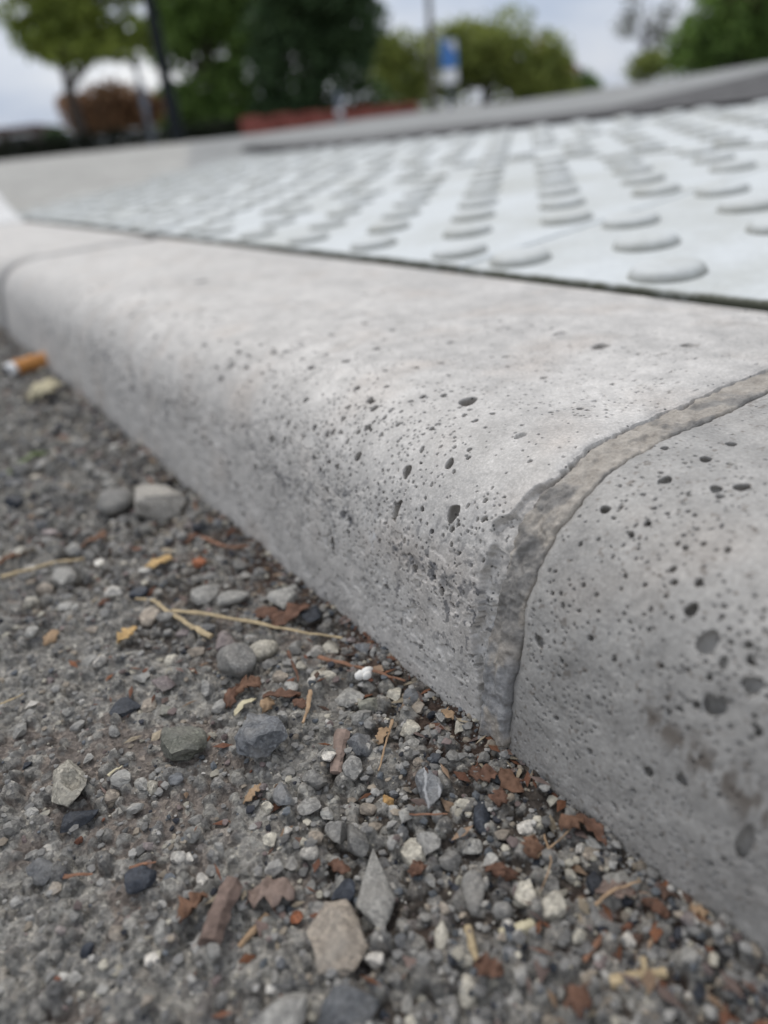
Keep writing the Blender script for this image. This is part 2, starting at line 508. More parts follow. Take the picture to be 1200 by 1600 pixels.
G_R = np.array([0.0, 0.25, 0.50, 0.68, 0.80, 0.90, 0.97, 1.0])
G_LAT = np.array([0.0, 0.75, 1.28, 1.42, 1.34, 1.14, 1.0, 1.0])
G_DEP = np.array([1.0, 0.98, 0.86, 0.66, 0.42, 0.20, 0.06, 0.0])
def stamp_pores(D, S, Y, pores, LS, LY):
    """press bubbles (s, y, rs, ry, depth, turn) into the depth field D over sample axes S, Y"""
    for (s0, y0, rs, ry, dep, turn) in pores:
        R = max(rs, ry) * 1.45
        i0, i1 = np.searchsorted(Y, [y0 - R, y0 + R]); j0, j1 = np.searchsorted(S, [s0 - R, s0 + R])
        if i1 - i0 < 1 or j1 - j0 < 1: continue
        dy = (Y[i0:i1, None] - y0); ds = (S[None, j0:j1] - s0)
        c, sn = math.cos(turn), math.sin(turn)
        a = (ds * c + dy * sn) / rs; b = (-ds * sn + dy * c) / ry
        ang = np.arctan2(b, a)
        k = (s0 * 9173 + y0 * 7919) % 6.28
        r = np.sqrt(a * a + b * b) * (1 + 0.10 * np.sin(2 * ang + k) + 0.07 * np.sin(3 * ang + 2 * k))
        sub = D[i0:i1, j0:j1]
        if min(rs, ry) < 0.00025 or dep < 1.3 * min(rs, ry):
            h = np.where(r < 1, -dep * np.clip(1 - r ** 4.5, 0, 1) ** 0.6, 0)
            D[i0:i1, j0:j1] = np.minimum(sub, h)
        else:                                # a round void, wider inside than at its mouth
            h = -dep * np.interp(r, G_R, G_DEP, right=0.0)
            k_ = (h < sub) & (r < 1)
            lat = np.where(r > 1e-6, np.interp(r, G_R, G_LAT, right=1.0) / np.maximum(r, 1e-6), 1.0) - 1.0
            LS[i0:i1, j0:j1] = np.where(k_, ds * lat, LS[i0:i1, j0:j1])
            LY[i0:i1, j0:j1] = np.where(k_, dy * lat, LY[i0:i1, j0:j1])
            D[i0:i1, j0:j1] = np.minimum(sub, h)

def random_pores(n, ylo, yhi, seed, rmin, rmax, face_bias=True, slo=None, shi=None):
    r = np.random.default_rng(seed)
    out = []
    slo = S_BASE + 0.002 if slo is None else slo
    shi = s_of(0.15, 0.0483) if shi is None else shi
    tries = 0; cell = {}; cs = rmax * 3.4
    while len(out) < n and tries < n * 14:
        tries += 1
        s = r.uniform(slo, shi); y = r.uniform(ylo, yhi)
        dens = 1.0 if not face_bias else 0.14 + 0.86 * math.exp(-((s - S_BASE - 0.030) / 0.026) ** 2)
        dens *= 0.16 + 1.0 * float(smooth((fbm(y * 85, s * 85, 3, 3) - 0.40) / 0.26))
        if r.uniform() > dens: continue
        rad = rmin * (rmax / rmin) ** (r.uniform() ** 2.3)
        ks, ky = int(s / cs), int(y / cs)
        if any((s - a) ** 2 + (y - b_) ** 2 < (1.75 * (rad + c)) ** 2 for i_ in (-1, 0, 1) for j_ in (-1, 0, 1) for a, b_, c in cell.get((ks + i_, ky + j_), ())): continue
        cell.setdefault((ks, ky), []).append((s, y, rad))
        e = r.uniform(0.75, 1.25)
        out.append((s, y, rad * e, rad / e, rad * r.uniform(4.0, 6.5), r.uniform(0, 3.14)))
    return out

J0, J1 = 0.0672, 0.0752          # the mortar joint between the two nearest stones
def edge_lo(s_): return 0.0016 * (fbm(s_ * 150, s_ * 0, 3, 5) - 0.5) + 0.0007 * (fbm(s_ * 700, s_ * 0, 2, 7) - 0.5)
def edge_hi(s_): return 0.0016 * (fbm(s_ * 130, s_ * 0 + 9, 3, 6) - 0.5) + 0.0009 * (fbm(s_ * 800, s_ * 0 + 4, 2, 8) - 0.5)

def build_kerb(name, Y, S, pores, scuff_kind, mat, label, rise=None, end_lo=None, end_hi=None, seed=0, spall=False, chips=()):
    ny, ns = len(Y), len(S)
    D = np.zeros((ny, ns))
    LS, LY = np.zeros((ny, ns)), np.zeros((ny, ns))
    stamp_pores(D, S, Y, pores, LS, LY)
    YY, SS = np.meshgrid(Y, S, indexing='ij')
    # casting waviness and sandy skin
    D += (fbm(YY * 18, SS * 18, 3, 41 + seed) - 0.5) * 0.0011
    D += (fbm(YY * 300, SS * 300, 4, 51 + seed) - 0.5) * 0.00040
    rough = np.exp(-((SS - S_BASE - 0.020) / 0.018) ** 2)
    D -= rough * smooth((fbm(YY * 420, SS * 420, 3, 61 + seed) - 0.60) / 0.08) * (0.00035 if seed == 0 else 0.00012)
    pale = np.zeros_like(D); jd = np.zeros_like(D)
    # worn arris at both ends
    for ye, sg in ((Y[0], 1), (Y[-1], -1)):
        dist = (YY - ye) * sg
        jit = 0.0006 * fbm(SS * 260, SS * 0 + 3.1 * sg, 3, 71 + seed)
        if ye > 0.3:
            D -= 0.0045 * np.exp(-np.clip(dist, 0, 1) / 0.0042)
            jd = np.maximum(jd, 0.8 * np.exp(-(dist / 0.0085) ** 2))
        else:
            D -= 0.00035 * np.exp(-np.clip(dist - jit, 0, 1) / 0.0004)
    if spall:
        yg = kerb_hit(190, 438)[1]
        D -= 0.0010 * np.exp(-((YY - yg - 0.02 * (SS - S_BASE)) / 0.0035) ** 2) * smooth((SS - S_BASE - 0.02) / 0.01) * smooth((S_BASE + 0.115 - SS) / 0.03)
    if spall:                               # broken-away edge beside the mortar joint
        dist = YY - Y[0]
        w = 0.0062 * np.exp(-((SS - (S_BASE + 0.036)) / 0.010) ** 2) + 0.0042 * np.exp(-((SS - (S_BASE + 0.0185)) / 0.0065) ** 2)
        w = w * (0.25 + 1.5 * fbm(SS * 150, YY * 60, 2, 81)) + 0.0009 * (fbm(SS * 900, YY * 500, 3, 83) - 0.5)
        cut = smooth((w - dist) / 0.0006)
        rag = fbm(YY * 700, SS * 520, 4, 91)
        D -= cut * (0.0007 + 0.0010 * rag + 0.0005 * (vnoise(YY * 260, SS * 260, 95) > 0.55))
        pale = np.maximum(pale, cut * smooth((fbm(YY * 300, SS * 300, 3, 99) - 0.55) / 0.1) * 0.35 * (SS < S_BASE + 0.026))
        s9, y9 = kerb_hit(584, 838)
        pale = np.maximum(pale, 0.8 * np.exp(-((SS - s9) / 0.0022) ** 2 - ((YY - y9) / 0.0012) ** 2) * smooth((fbm(YY * 600, SS * 300, 3, 12) - 0.42) / 0.15))
    x, z = prof(S)
    dx, dz = np.gradient(x, S), np.gradient(z, S)
    L = np.hypot(dx, dz); nx, nz = -dz / L, dx / L
    scuff = scuff_mask(SS, YY, scuff_kind) if scuff_kind else np.zeros_like(D)
    scuff = np.maximum(scuff, jd)
    scuff = np.clip(scuff + 0.35 * np.exp(-np.clip(SS - S_BASE, 0, 1) / 0.0020) * smooth((fbm(YY * 160, SS * 160, 3, 19) - 0.3) / 0.3), 0, 1)
    fade = smooth((SS - S_BASE + 0.004) / 0.003) * smooth((S_END - 0.012 - SS) / 0.004)
    D = D * fade
    V = np.zeros((ny, ns, 3))
    tx, tz = dx / L, dz / L
    V[..., 0] = x[None] + nx[None] * D + tx[None] * LS
    V[..., 1] = YY + LY
    V[..., 2] = z[None] + nz[None] * D + tz[None] * LS
    if abs(Y[-1] - J0) < 1e-6: V[..., 1] += edge_lo(SS) * np.exp(-(Y[-1] - YY) / 0.004)
    if abs(Y[0] - J1) < 1e-6: V[..., 1] += edge_hi(SS) * np.exp(-(YY - Y[0]) / 0.004)
    if rise is not None:
        k = np.clip(z / 0.049, 0, 1)
        V[..., 2] += rise(YY) * k[None]
    # ends: walls going inwards
    def inner(row, ysh):
        w = row.copy(); w[:, 0] += (0.125 - w[:, 0]) * 0.35; w[:, 2] += (-0.02 - w[:, 2]) * 0.35; w[:, 1] += ysh
        return w
    V = np.concatenate([inner(V[0], 0.0004)[None], V, inner(V[-1], -0.0004)[None]])
    pad = lambda a: np.concatenate([a[:1], a, a[-1:]])
    scuff, pale = pad(scuff), pad(pale)
    Vm = V.reshape(-1, 3).copy()
    org = np.array([0.12, (Y[0] + Y[-1]) / 2, 0.0])
    me = mesh_np(name, Vm - org, grid_faces(ny + 2, ns)[:, ::-1], True, None, {'scuff': scuff, 'pale': pale})
    o = link(name, me, mat, None, org)
    tag(o, label, 'kerb stone', 'concrete kerb stones along the road edge')
    return o

YF0, YF1 = 0.580, 0.588          # the far joint

# middle stone -----------------------------------------------------
big_mid = []
def bub(lst, px, py, rs, ry, dep=1.1, turn=0.0):
    s, y = kerb_hit(px, py)
    lst.append((s, y, rs * 1e-3, ry * 1e-3, dep * 2.7e-3 * min(rs, ry), turn))
for a in [(940, 541, 2.4, 2.0, 1.5), (1077, 540, 1.6, 1.9, .6), (732, 628, 2.3, 1.9, 1.2), (636, 738, 1.6, 1.0, 1.2, .5), (702, 726, 1.15, 0.9, 1.2, .5),
          (621, 797, 2.2, 0.85, 1.3), (708, 802, 1.9, 1.25, 1.1), (660, 796, .55, .5, 1.3), (500, 735, .75, .55, 1.6), (477, 625, .9, .9, 1.2),
          (558, 607, .9, .8, 1.3), (581, 629, .8, .7, 1.4), (585, 639, 1.1, .9, 1.3), (575, 669, 1.0, .7, 1.5), (521, 675, .8, .6, 1.5), (543, 690, .7, .55, 1.5),
          (662, 620, .8, .7, 1.4), (605, 605, .7, .6, 1.3), (642, 628, .5, .6, 1.3), (693, 619, .8, .7, 1.2), (727, 649, .6, .6, 1.3), (743, 659, .6, .6, 1.1),
          (675, 670, .6, .5, 1.4), (659, 704, .6, .45, 1.5), (602, 654, .6, .5, 1.5), (596, 681, .6, .5, 1.5), (627, 645, .5, .45, 1.4),
          (690, 924, .85, .6, 1.5), (648, 890, .9, .7, 1.2), (627, 973, .75, .5, 1.1), (521, 850, 1.9, .8, .5), (522, 866, .6, .7, 1.4), (541, 884, .6, .4, 1.4),
          (632, 846, .6, .4, 1.4), (705, 827, .6, .5, 1.4), (705, 852, .45, .4, 1.5), (733, 704, .5, .4, 1.4), (732, 716, .45, .4, 1.4), (483, 786, .8, .5, 1.3),
          (315, 440, 3.0, 3.0, .6), (790, 558, .9, .9, 1.0), (770, 647, .6, .55, 1.2), (812, 682, 1.2, .9, .4), (690, 925, .8, .6, 1.5), (585, 660, .5, .45, 1.4),
          (560, 638, .5, .4, 1.4), (536, 655, .6, .5, 1.4), (486, 575, 1.0, 1.0, 1.2), (540, 566, 1.0, 1.0, .9), (705, 535, 1.0, 1.0, .8), (560, 980, .5, .4, 1.3),
          (598, 968, .45, .35, 1.4), (660, 1005, .45, .35, 1.4), (640, 1040, .4, .3, 1.4), (708, 1018, .5, .35, 1.4), (720, 1060, .4, .3, 1.4), (665, 1080, .4, .3, 1.4),
          (590, 545, 1.1, 1.1, .8), (650, 575, .8, .8, 1.0), (850, 590, .8, .7, 1.0), (905, 640, .6, .6, 1.0), (960, 600, .6, .7, .9), (880, 520, 1.3, 1.3, .7)]:
    bub(big_mid, *a)
pores_mid = random_pores(1900, 0.0765, 0.175, 21, 0.00019, 0.00040) + random_pores(130, 0.0765, 0.20, 26, 0.00035, 0.0006) + random_pores(600, 0.175, 0.42, 22, 0.0003, 0.0010) \
    + random_pores(120, 0.12, 0.34, 24, 0.0006, 0.0012) + big_mid
Ym = [J1]
while Ym[-1] < YF0: Ym.append(Ym[-1] + max(0.00017, Ym[-1] * (0.0014 if Ym[-1] < 0.18 else 0.0045)))
Ym = np.array(Ym); Ym = J1 + (Ym - J1) * (YF0 - J1) / (Ym[-1] - J1)
kerb_mid = build_kerb('kerb_stone', Ym, s_samples(0.00017, 0.0008), pores_mid, 'mid', MAT['kerb'],
                      'long pale pitted concrete kerb stone in the middle, with a chipped near end', seed=0, spall=True)

# near stone -------------------------------------------------------
big_near = []
for a in [(945, 797, .75, .75, 1.2), (1080, 953, .95, .85, 1.3), (1105, 1005, 1.6, 1.3, .55), (1115, 1103, 1.4, 1.35, .7), (1088, 1100, .55, .5, 1.3),
          (1175, 1072, 1.2, 1.2, .5), (843, 1001, .9, .85, .7), (847, 1005, .45, .4, 1.6), (1012, 1207, .85, .75, 1.0), (1065, 1218, .95, .8, .8), (960, 1030, .5, .4, 1.5),
          (1120, 763, .9, .9, .5), (1103, 717, 1.0, .9, .8), (1145, 692, .8, .8, .9), (1160, 760, 1.2, 1.0, .9), (1040, 750, 1.0, .9, .7), (1012, 818, .5, .5, 1.3),
          (1165, 1315, 2.6, 1.0, .6), (1052, 890, .5, .45, 1.4), (1055, 910, .45, .4, 1.4), (1137, 861, .5, .4, 1.4), (1170, 1008, .5, .45, 1.2), (912, 915, .35, .35, 1.4),
          (970, 793, .35, .35, 1.3), (1040, 700, .6, .6, .7), (920, 1090, .4, .35, 1.5), (873, 1055, .35, .3, 1.5), (1045, 1112, .5, .35, 1.5), (1000, 1080, .35, .3, 1.4),
          (905, 955, .3, .3, 1.4), (880, 945, .3, .3, 1.4), (935, 957, .3, .3, 1.3), (1017, 952, .35, .3, 1.3), (1085, 805, .35, .3, 1.3), (1100, 850, .35, .3, 1.3),
          (870, 1124, .4, .3, 1.5), (990, 1235, .4, .35, 1.5), (997, 1338, .45, .35, 1.4), (1110, 1350, .45, .4, 1.3), (1185, 1145, .6, .5, 1.3), (1130, 1036, .9, .5, 1.0)]:
    bub(big_near, *a)
pores_near = random_pores(800, 0.012, 0.066, 31, 0.00016, 0.00034, shi=s_of(0.10, 0.049)) + random_pores(60, 0.012, 0.066, 32, 0.0003, 0.0006) + big_near
Yn = np.concatenate([np.arange(-0.433, 0.0, 0.006), np.arange(0.0, 0.012, 0.0008), np.arange(0.012, J0, 0.00018), [J0]])
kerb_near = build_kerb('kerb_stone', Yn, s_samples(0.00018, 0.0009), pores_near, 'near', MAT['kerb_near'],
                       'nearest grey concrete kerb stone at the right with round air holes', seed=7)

# farther stones ---------------------------------------------------
S_c = s_samples(0.0012, 0.004)
build_kerb('kerb_stone', np.arange(YF1, 1.0901, 0.003), S_c, random_pores(250, 0.6, 1.05, 41, 0.0009, 0.0018), None, MAT['kerb'],
           'blurred kerb stone beyond the far joint, second from the camera side', seed=3)
rise4 = lambda y: 0.085 * smooth((y - 1.08) / 0.36)
build_kerb('kerb_stone', np.arange(1.095, 1.5951, 0.006), S_c, [], None, MAT['kerb_pale'],
           'pale transition kerb stone sloping upwards at the far left edge', rise=rise4, seed=4)
for k in range(2):
    y0 = 1.600 + 0.505 * k
    build_kerb('kerb_stone', np.arange(y0, y0 + 0.5001, 0.02), S_c[::2], [], None, MAT['kerb_pale'],
               ['full height kerb stone just past the sloping one', 'farthest full height kerb stone along the road'][k], rise=lambda y: 0.085 + 0 * y, seed=5 + k)
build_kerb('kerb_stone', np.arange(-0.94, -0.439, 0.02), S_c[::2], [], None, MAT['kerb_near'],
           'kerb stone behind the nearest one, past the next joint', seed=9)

# ------------------------------------------------------------------ mortar in the joints
def build_mortar(name, ya, yb, sag, label, fine=True, gap=0.00024):
    S = s_samples(0.00026, 0.001) if fine else S_c
    nv = 34 if fine else 6
    t = np.linspace(0, 1, nv)
    TT, SS = np.meshgrid(t, S, indexing='ij')
    s1 = S[None, :]
    yl = ya + 0.00016 + (edge_lo(s1) if fine else 0)
    yh = yb - gap * (1.5 + 0.9 * smooth((s1 - S_BASE - 0.045) / 0.006) + 1.6 * smooth((S_BASE + 0.014 - s1) / 0.008)) + (edge_hi(s1) if fine else 0)
    YY = yl + (yh - yl) * TT
    D = -sag + np.zeros_like(SS)
    if fine:
        D += (fbm(YY * 190, SS * 150, 5, 8) - 0.5) * 0.0022 * (1 - 0.75 * smooth((SS - S_BASE - 0.040) / 0.008)) + (fbm(YY * 800, SS * 800, 3, 9) - 0.5) * 0.0010
        edge = np.minimum(TT, 1 - TT)
        D -= 0.0030 * np.exp(-edge / 0.018) 
        D -= 0.0005 * smooth((fbm(YY * 260, SS * 170, 3, 18) - 0.58) / 0.05)
        D += 0.0009 * smooth((S_BASE + 0.03 - SS) / 0.012)
        D -= 0.005 * smooth((TT - 0.925) / 0.04) * smooth((S_BASE + 0.022 - SS) / 0.006)
    else:
        D -= 0.001 * np.exp(-np.minimum(TT, 1 - TT) / 0.1)
    x, z = prof(S); dx, dz = np.gradient(x, S), np.gradient(z, S); L = np.hypot(dx, dz)
    fade = smooth((S_END - 0.004 - SS) / 0.004)
    D = D * fade - (0.0004 if not fine else 0.0001)
    V = np.stack([x[None] - dz[None] / L[None] * D, YY, z[None] + dx[None] / L[None] * D], -1)
    lo, hi = V[0].copy(), V[-1].copy()
    for w in (lo, hi):
        w[:, 0] += (0.125 - w[:, 0]) * 0.3; w[:, 2] += (-0.02 - w[:, 2]) * 0.3
    V = np.concatenate([lo[None], V, hi[None]])
    pad = lambda a: np.concatenate([a[:1], a, a[-1:]])
    SSp, YYp = pad(SS), pad(YY)
    up = smooth((SSp - S_BASE - 0.018) / 0.008)[..., None]
    patch = smooth((fbm(YYp * 210, SSp * 150, 4, 58) - 0.50) / 0.16)[..., None]
    c_top = np.array([0.36, 0.33, 0.29]) * (1 - patch) + np.array([0.23, 0.22, 0.205]) * patch
    c_low = np.array([0.27, 0.268, 0.265]) * (1 - patch) + np.array([0.36, 0.325, 0.28]) * patch
    C = c_top * up + c_low * (1 - up)
    org = np.array([0.12, (ya + yb) / 2, 0.0])
    me = mesh_np(name, V - org, grid_faces(nv + 2, len(S))[:, ::-1], True, C)
    o = link(name, me, MAT['mortar'], None, org)
    tag(o, label, 'mortar joint', 'mortar joints between the kerb stones')
    return o
build_mortar('mortar_joint', J0, J1, 0.0000, 'rough beige and grey mortar joint with a dark crack between the nearest kerb stones')
build_mortar('mortar_joint', YF0, YF1, 0.0080, 'thin dark joint at the far end of the middle kerb stone', False, 0.0003)
build_mortar('mortar_joint', 1.0898, 1.0952, 0.0015, 'far joint before the upward sloping kerb stone', False, 0.0003)

# ------------------------------------------------------------------ road surface
def axis(lo_far, lo, hi, hi_far, step, growth):
    a = list(np.arange(lo, hi, step)); st, v = step, hi
    while v < hi_far: a.append(v); st *= growth; v += st
    a.append(hi_far)
    st, v = step, lo
    pre = []
    while True:
        st *= growth; v -= st
        if v < lo_far: break
        pre.append(v)
    pre.append(lo_far)
    return np.array(pre[::-1] + a)
RX = axis(-40.0, -0.048, 0.0635, 0.0660, 0.00028, 1.16)
yy = list(np.arange(0.012, 0.15, 0.00028))
while yy[-1] < 0.75: yy.append(yy[-1] + max(0.00028, yy[-1] * 0.0036 - 0.00025))
st = yy[-1] - yy[-2]
while yy[-1] < 150: st *= 1.15; yy.append(yy[-1] + st)
pre, st, v = [], 0.0004, 0.012
while v > -60: st *= 1.2; v -= st; pre.append(v)
RY = np.array(pre[::-1] + yy)
XX, YY = np.meshgrid(RX, RY)          # rows along y
near = smooth((0.20 + XX) / 0.1) * smooth((YY + 0.05) / 0.05) * smooth((1.2 - YY) / 0.3)
kd = 0.0606 - XX                       # distance from the kerb foot
H = (fbm(XX * 40, YY * 40, 4, 101) - 0.5) * 0.0040 * near
H += (fbm(XX * 260, YY * 260, 4, 111) - 0.5) * 0.0026 * near
H += (fbm(XX * 900, YY * 900, 3, 121) - 0.5) * 0.0011 * near
dirt = smooth((fbm(XX * 34, YY * 34, 4, 131) * 0.9 + 0.46 * np.exp(-np.clip(kd, 0, 9) / 0.026) - 0.585 - 0.06 * smooth((YY - 0.13) / 0.15) - 0.05 * smooth((0.03 - XX) / 0.02)) / 0.11)
dirt = np.clip(dirt, 0, 1)
H += (1 - smooth(dirt + 0.5 * (fbm(XX * 330, YY * 330, 3, 137) - 0.5))) * 0.0011 * near
H += np.exp(-np.clip(kd, 0, 1) / 0.0035) * 0.0020 * near * (0.4 + 1.2 * fbm(XX * 90, YY * 90, 3, 133))
c_cem = np.array([0.315, 0.302, 0.275]); c_soil = np.array([0.074, 0.062, 0.052])
tone = (0.75 + 0.5 * fbm(XX * 120, YY * 120, 3, 141))[..., None]
COLR = (c_cem * (1 - dirt[..., None]) + c_soil * dirt[..., None]) * tone
red = smooth((fbm(XX * 55, YY * 55, 3, 151) - 0.56) / 0.08)[..., None] * 0.5 * near[..., None] * smooth((XX + 0.06) / 0.03)[..., None]
COLR = COLR * (1 - red) + np.array([0.105, 0.062, 0.045]) * red
AGG = [(0.235, 0.23, 0.215), (0.29, 0.28, 0.26), (0.17, 0.166, 0.16), (0.33, 0.32, 0.29), (0.12, 0.125, 0.135), (0.25, 0.225, 0.195), (0.19, 0.165, 0.155), (0.42, 0.40, 0.36)]
r2 = np.random.default_rng(11)
def stamp_stone(x0, y0, rad, hgt, colr):
    R = rad * 1.25
    i0, i1 = np.searchsorted(RY, [y0 - R, y0 + R]); j0, j1 = np.searchsorted(RX, [x0 - R, x0 + R])
    if i1 - i0 < 2 or j1 - j0 < 2: return
    dx = (RX[None, j0:j1] - x0) / rad; dy = (RY[i0:i1, None] - y0) / rad
    d = np.zeros((i1 - i0, j1 - j0))
    n = r2.integers(5, 8); ph = r2.uniform(0, 6.28)
    for k in range(n):
        a = ph + 6.283 * (k + r2.uniform(-.3, .3)) / n
        d = np.maximum(d, (dx * math.cos(a) + dy * math.sin(a)) / r2.uniform(0.65, 1.0))
    inside = d < 1
    cap = np.clip((1 - d) * 2.4, 0, 1) ** 0.55 * hgt * (1 + r2.uniform(-.45, .45) * dx + r2.uniform(-.45, .45) * dy)
    sub = H[i0:i1, j0:j1]
    base = sub[len(sub) // 2, sub.shape[1] // 2]
    new = np.where(inside, np.maximum(sub, base * 0.6 + sub * 0.4 + cap), sub)
    m = (inside & (new > sub + 1e-6))
    H[i0:i1, j0:j1] = new
    w = (smooth((1 - d) / 0.12) * m)[..., None] * 0.9
    COLR[i0:i1, j0:j1] = COLR[i0:i1, j0:j1] * (1 - w) + np.array(colr) * w
for k in range(16000):
    u = r2.uniform()
    y0 = 0.014 + (0.64) * u ** 1.9
    x0 = r2.uniform(-0.045, 0.0600) if y0 < 0.3 else r2.uniform(-0.01, 0.062)
    sc = 1.0 if y0 < 0.15 else min(2.2, y0 / 0.15)
    if r2.uniform() < 0.55 * math.exp(-(0.0606 - x0) / 0.018): continue
    rad = r2.choice([0.0005, 0.0008, 0.0012, 0.0017], p=[.28, .32, .27, .13]) * r2.uniform(.8, 1.25) * min(sc, 1.6)
    stamp_stone(x0, y0, rad, rad * r2.uniform(0.3, 0.85), np.array(AGG[r2.choice(8, p=[.26, .24, .14, .12, .05, .1, .05, .04])]) * r2.uniform(.75, 1.2) * 0.6 + 0.4 * c_cem * r2.uniform(.8, 1.1))
road_me = mesh_np('road', np.stack([XX, YY, H], -1), grid_faces(len(RY), len(RX))[:, ::-1], True, COLR)
road = link('road', road_me, MAT['road'])
tag(road, 'worn grey asphalt road surface with bedded gravel and dark dirt along the kerb', None, None, 'structure')
def gz(x, y):
    i = min(max(np.searchsorted(RY, y), 1), len(RY) - 1); j = min(max(np.searchsorted(RX, x), 1), len(RX) - 1)
    return float(max(H[i, j], H[i - 1, j], H[i, j - 1]))

# ------------------------------------------------------------------ pavement behind the kerb
def flank(x, y):          # how far past the diagonal fold where the pavement climbs
    return ((y - 1.20) - (x - 0.20) * 0.95) / 1.38
X_SLAB0 = 0.1895
X_SLAB_END = X_SLAB0 + 0.302 * 2
def z_ramp(x):
    return 0.0478 + 0.055 * (np.clip(x, 0.186, 0.80) - 0.186)
def z_far(x, y):
    yc = np.clip(y, 0, None); xc = np.clip(x, 0, None)
    th = np.degrees(np.arctan2(xc, yc + 1e-6)); r = np.minimum(np.hypot(xc, yc), 40)
    return 0.086 + 0.0274 * yc + r * np.interp(th, [0, 9.4, 26, 35, 48, 60, 90], [-.008, -.0085, -.0106, -.0055, -.005, .007, .014])
HUMP = far_pt(272, 215, 2.25)
def pav_z(x, y):
    b = smooth(flank(x, y) / 0.55)
    c = smooth((x - 0.85) / 1.6)
    z = z_ramp(x) * (1 - c) + z_far(x, y) * c + 0.042 * smooth((x - 0.81) / 0.3) * (1 - smooth((y - 0.35) / 0.7)) * (1 - smooth((x - 1.4) / 1.2))
    z = z + 0.050 * np.exp(-((x - HUMP[0]) / 0.30) ** 2 - ((y - HUMP[1]) / 0.38) ** 2)
    return z * (1 - b) + z_far(x, y) * b
PX = np.concatenate([[0.1862], np.arange(0.19, 1.6, 0.02), 1.6 * 1.13 ** np.arange(0, 40)])
PY = np.concatenate([-(0.2 * 1.22 ** np.arange(0, 26))[::-1], np.arange(-0.18, 3.0, 0.03), 3.0 * 1.12 ** np.arange(0, 40)])
GX, GY = np.meshgrid(PX, PY)
GZ = pav_z(GX, GY) + (fbm(GX * 9, GY * 9, 3, 201) - 0.5) * 0.006 * smooth((flank(GX, GY)) / 0.1) * smooth((6 - GX) / 3)
in_slab = smooth((X_SLAB_END + 0.01 - GX) / 0.02) * (1 - smooth((flank(GX, GY) + 0.02) / 0.06))
GZ -= 0.014 * in_slab
m_, nt_, b_ = new_mat('pavement_asphalt')
co_ = nd(nt_, 'ShaderNodeTexCoord').outputs['Object']
f1 = noise_node(nt_, co_, 9.0, 7.0, 0.7); f2 = noise_node(nt_, co_, 120.0, 4.0, 0.7)
c_ = ramp(nt_, f1, [(0.3, (0.30, 0.293, 0.27)), (0.7, (0.40, 0.392, 0.365))])
c_ = mixc(nt_, c_, ramp(nt_, f2, [(0.3, (0.6, 0.6, 0.6)), (0.7, (1.3, 1.3, 1.3))]), 0.8, 'MULTIPLY')
nt_.links.new(c_, b_.inputs['Base Color']); b_.inputs['Roughness'].default_value = 0.9
bump(nt_, b_, f2, 0.6, 0.002)
MAT['pavement'] = m_
pav = link('pavement', mesh_np('pavement', np.stack([GX, GY, GZ], -1), grid_faces(len(PY), len(PX))[:, ::-1], True), MAT['pavement'])
fx = (GX[:-1, :-1] + GX[1:, 1:]) / 2; fy = (GY[:-1, :-1] + GY[1:, 1:]) / 2
pav.data.materials.append(simple_mat('grey_asphalt', (0.245, 0.248, 0.24), 0.9, 0.15, 8, bmp=0.3, bdist=0.003))
pav.data.polygons.foreach_set('material_index', (fx > 0.42 * fy - 0.06).ravel().astype(np.int32))
tag(pav, 'grey pavement sloping up behind the kerb, holding the white tactile slabs', None, None, 'structure')

# darker asphalt strip behind the slabs
DX = np.linspace(X_SLAB_END + 0.006, X_SLAB_END + 0.52, 24); DY = np.arange(-1.5, 1.75, 0.03)
AX, AY = np.meshgrid(DX, DY)
AX = AX + np.clip(AY - 0.9, 0, 1) * 0.0
AZ = pav_z(AX, AY) + 0.005 + (fbm(AX * 30, AY * 30, 3, 211) - 0.5) * 0.004
MAT['dark_asphalt'] = simple_mat('dark_asphalt', (0.085, 0.083, 0.082), 0.9, 0.35, 60, bmp=0.6, bdist=0.003)
strip = link('asphalt_path', mesh_np('asphalt_path', np.stack([AX, AY, AZ], -1), grid_faces(len(DY), len(DX))[:, ::-1], True), MAT['dark_asphalt'])
tag(strip, 'dark asphalt strip along the far edge of the tactile slabs', None, None, 'structure')

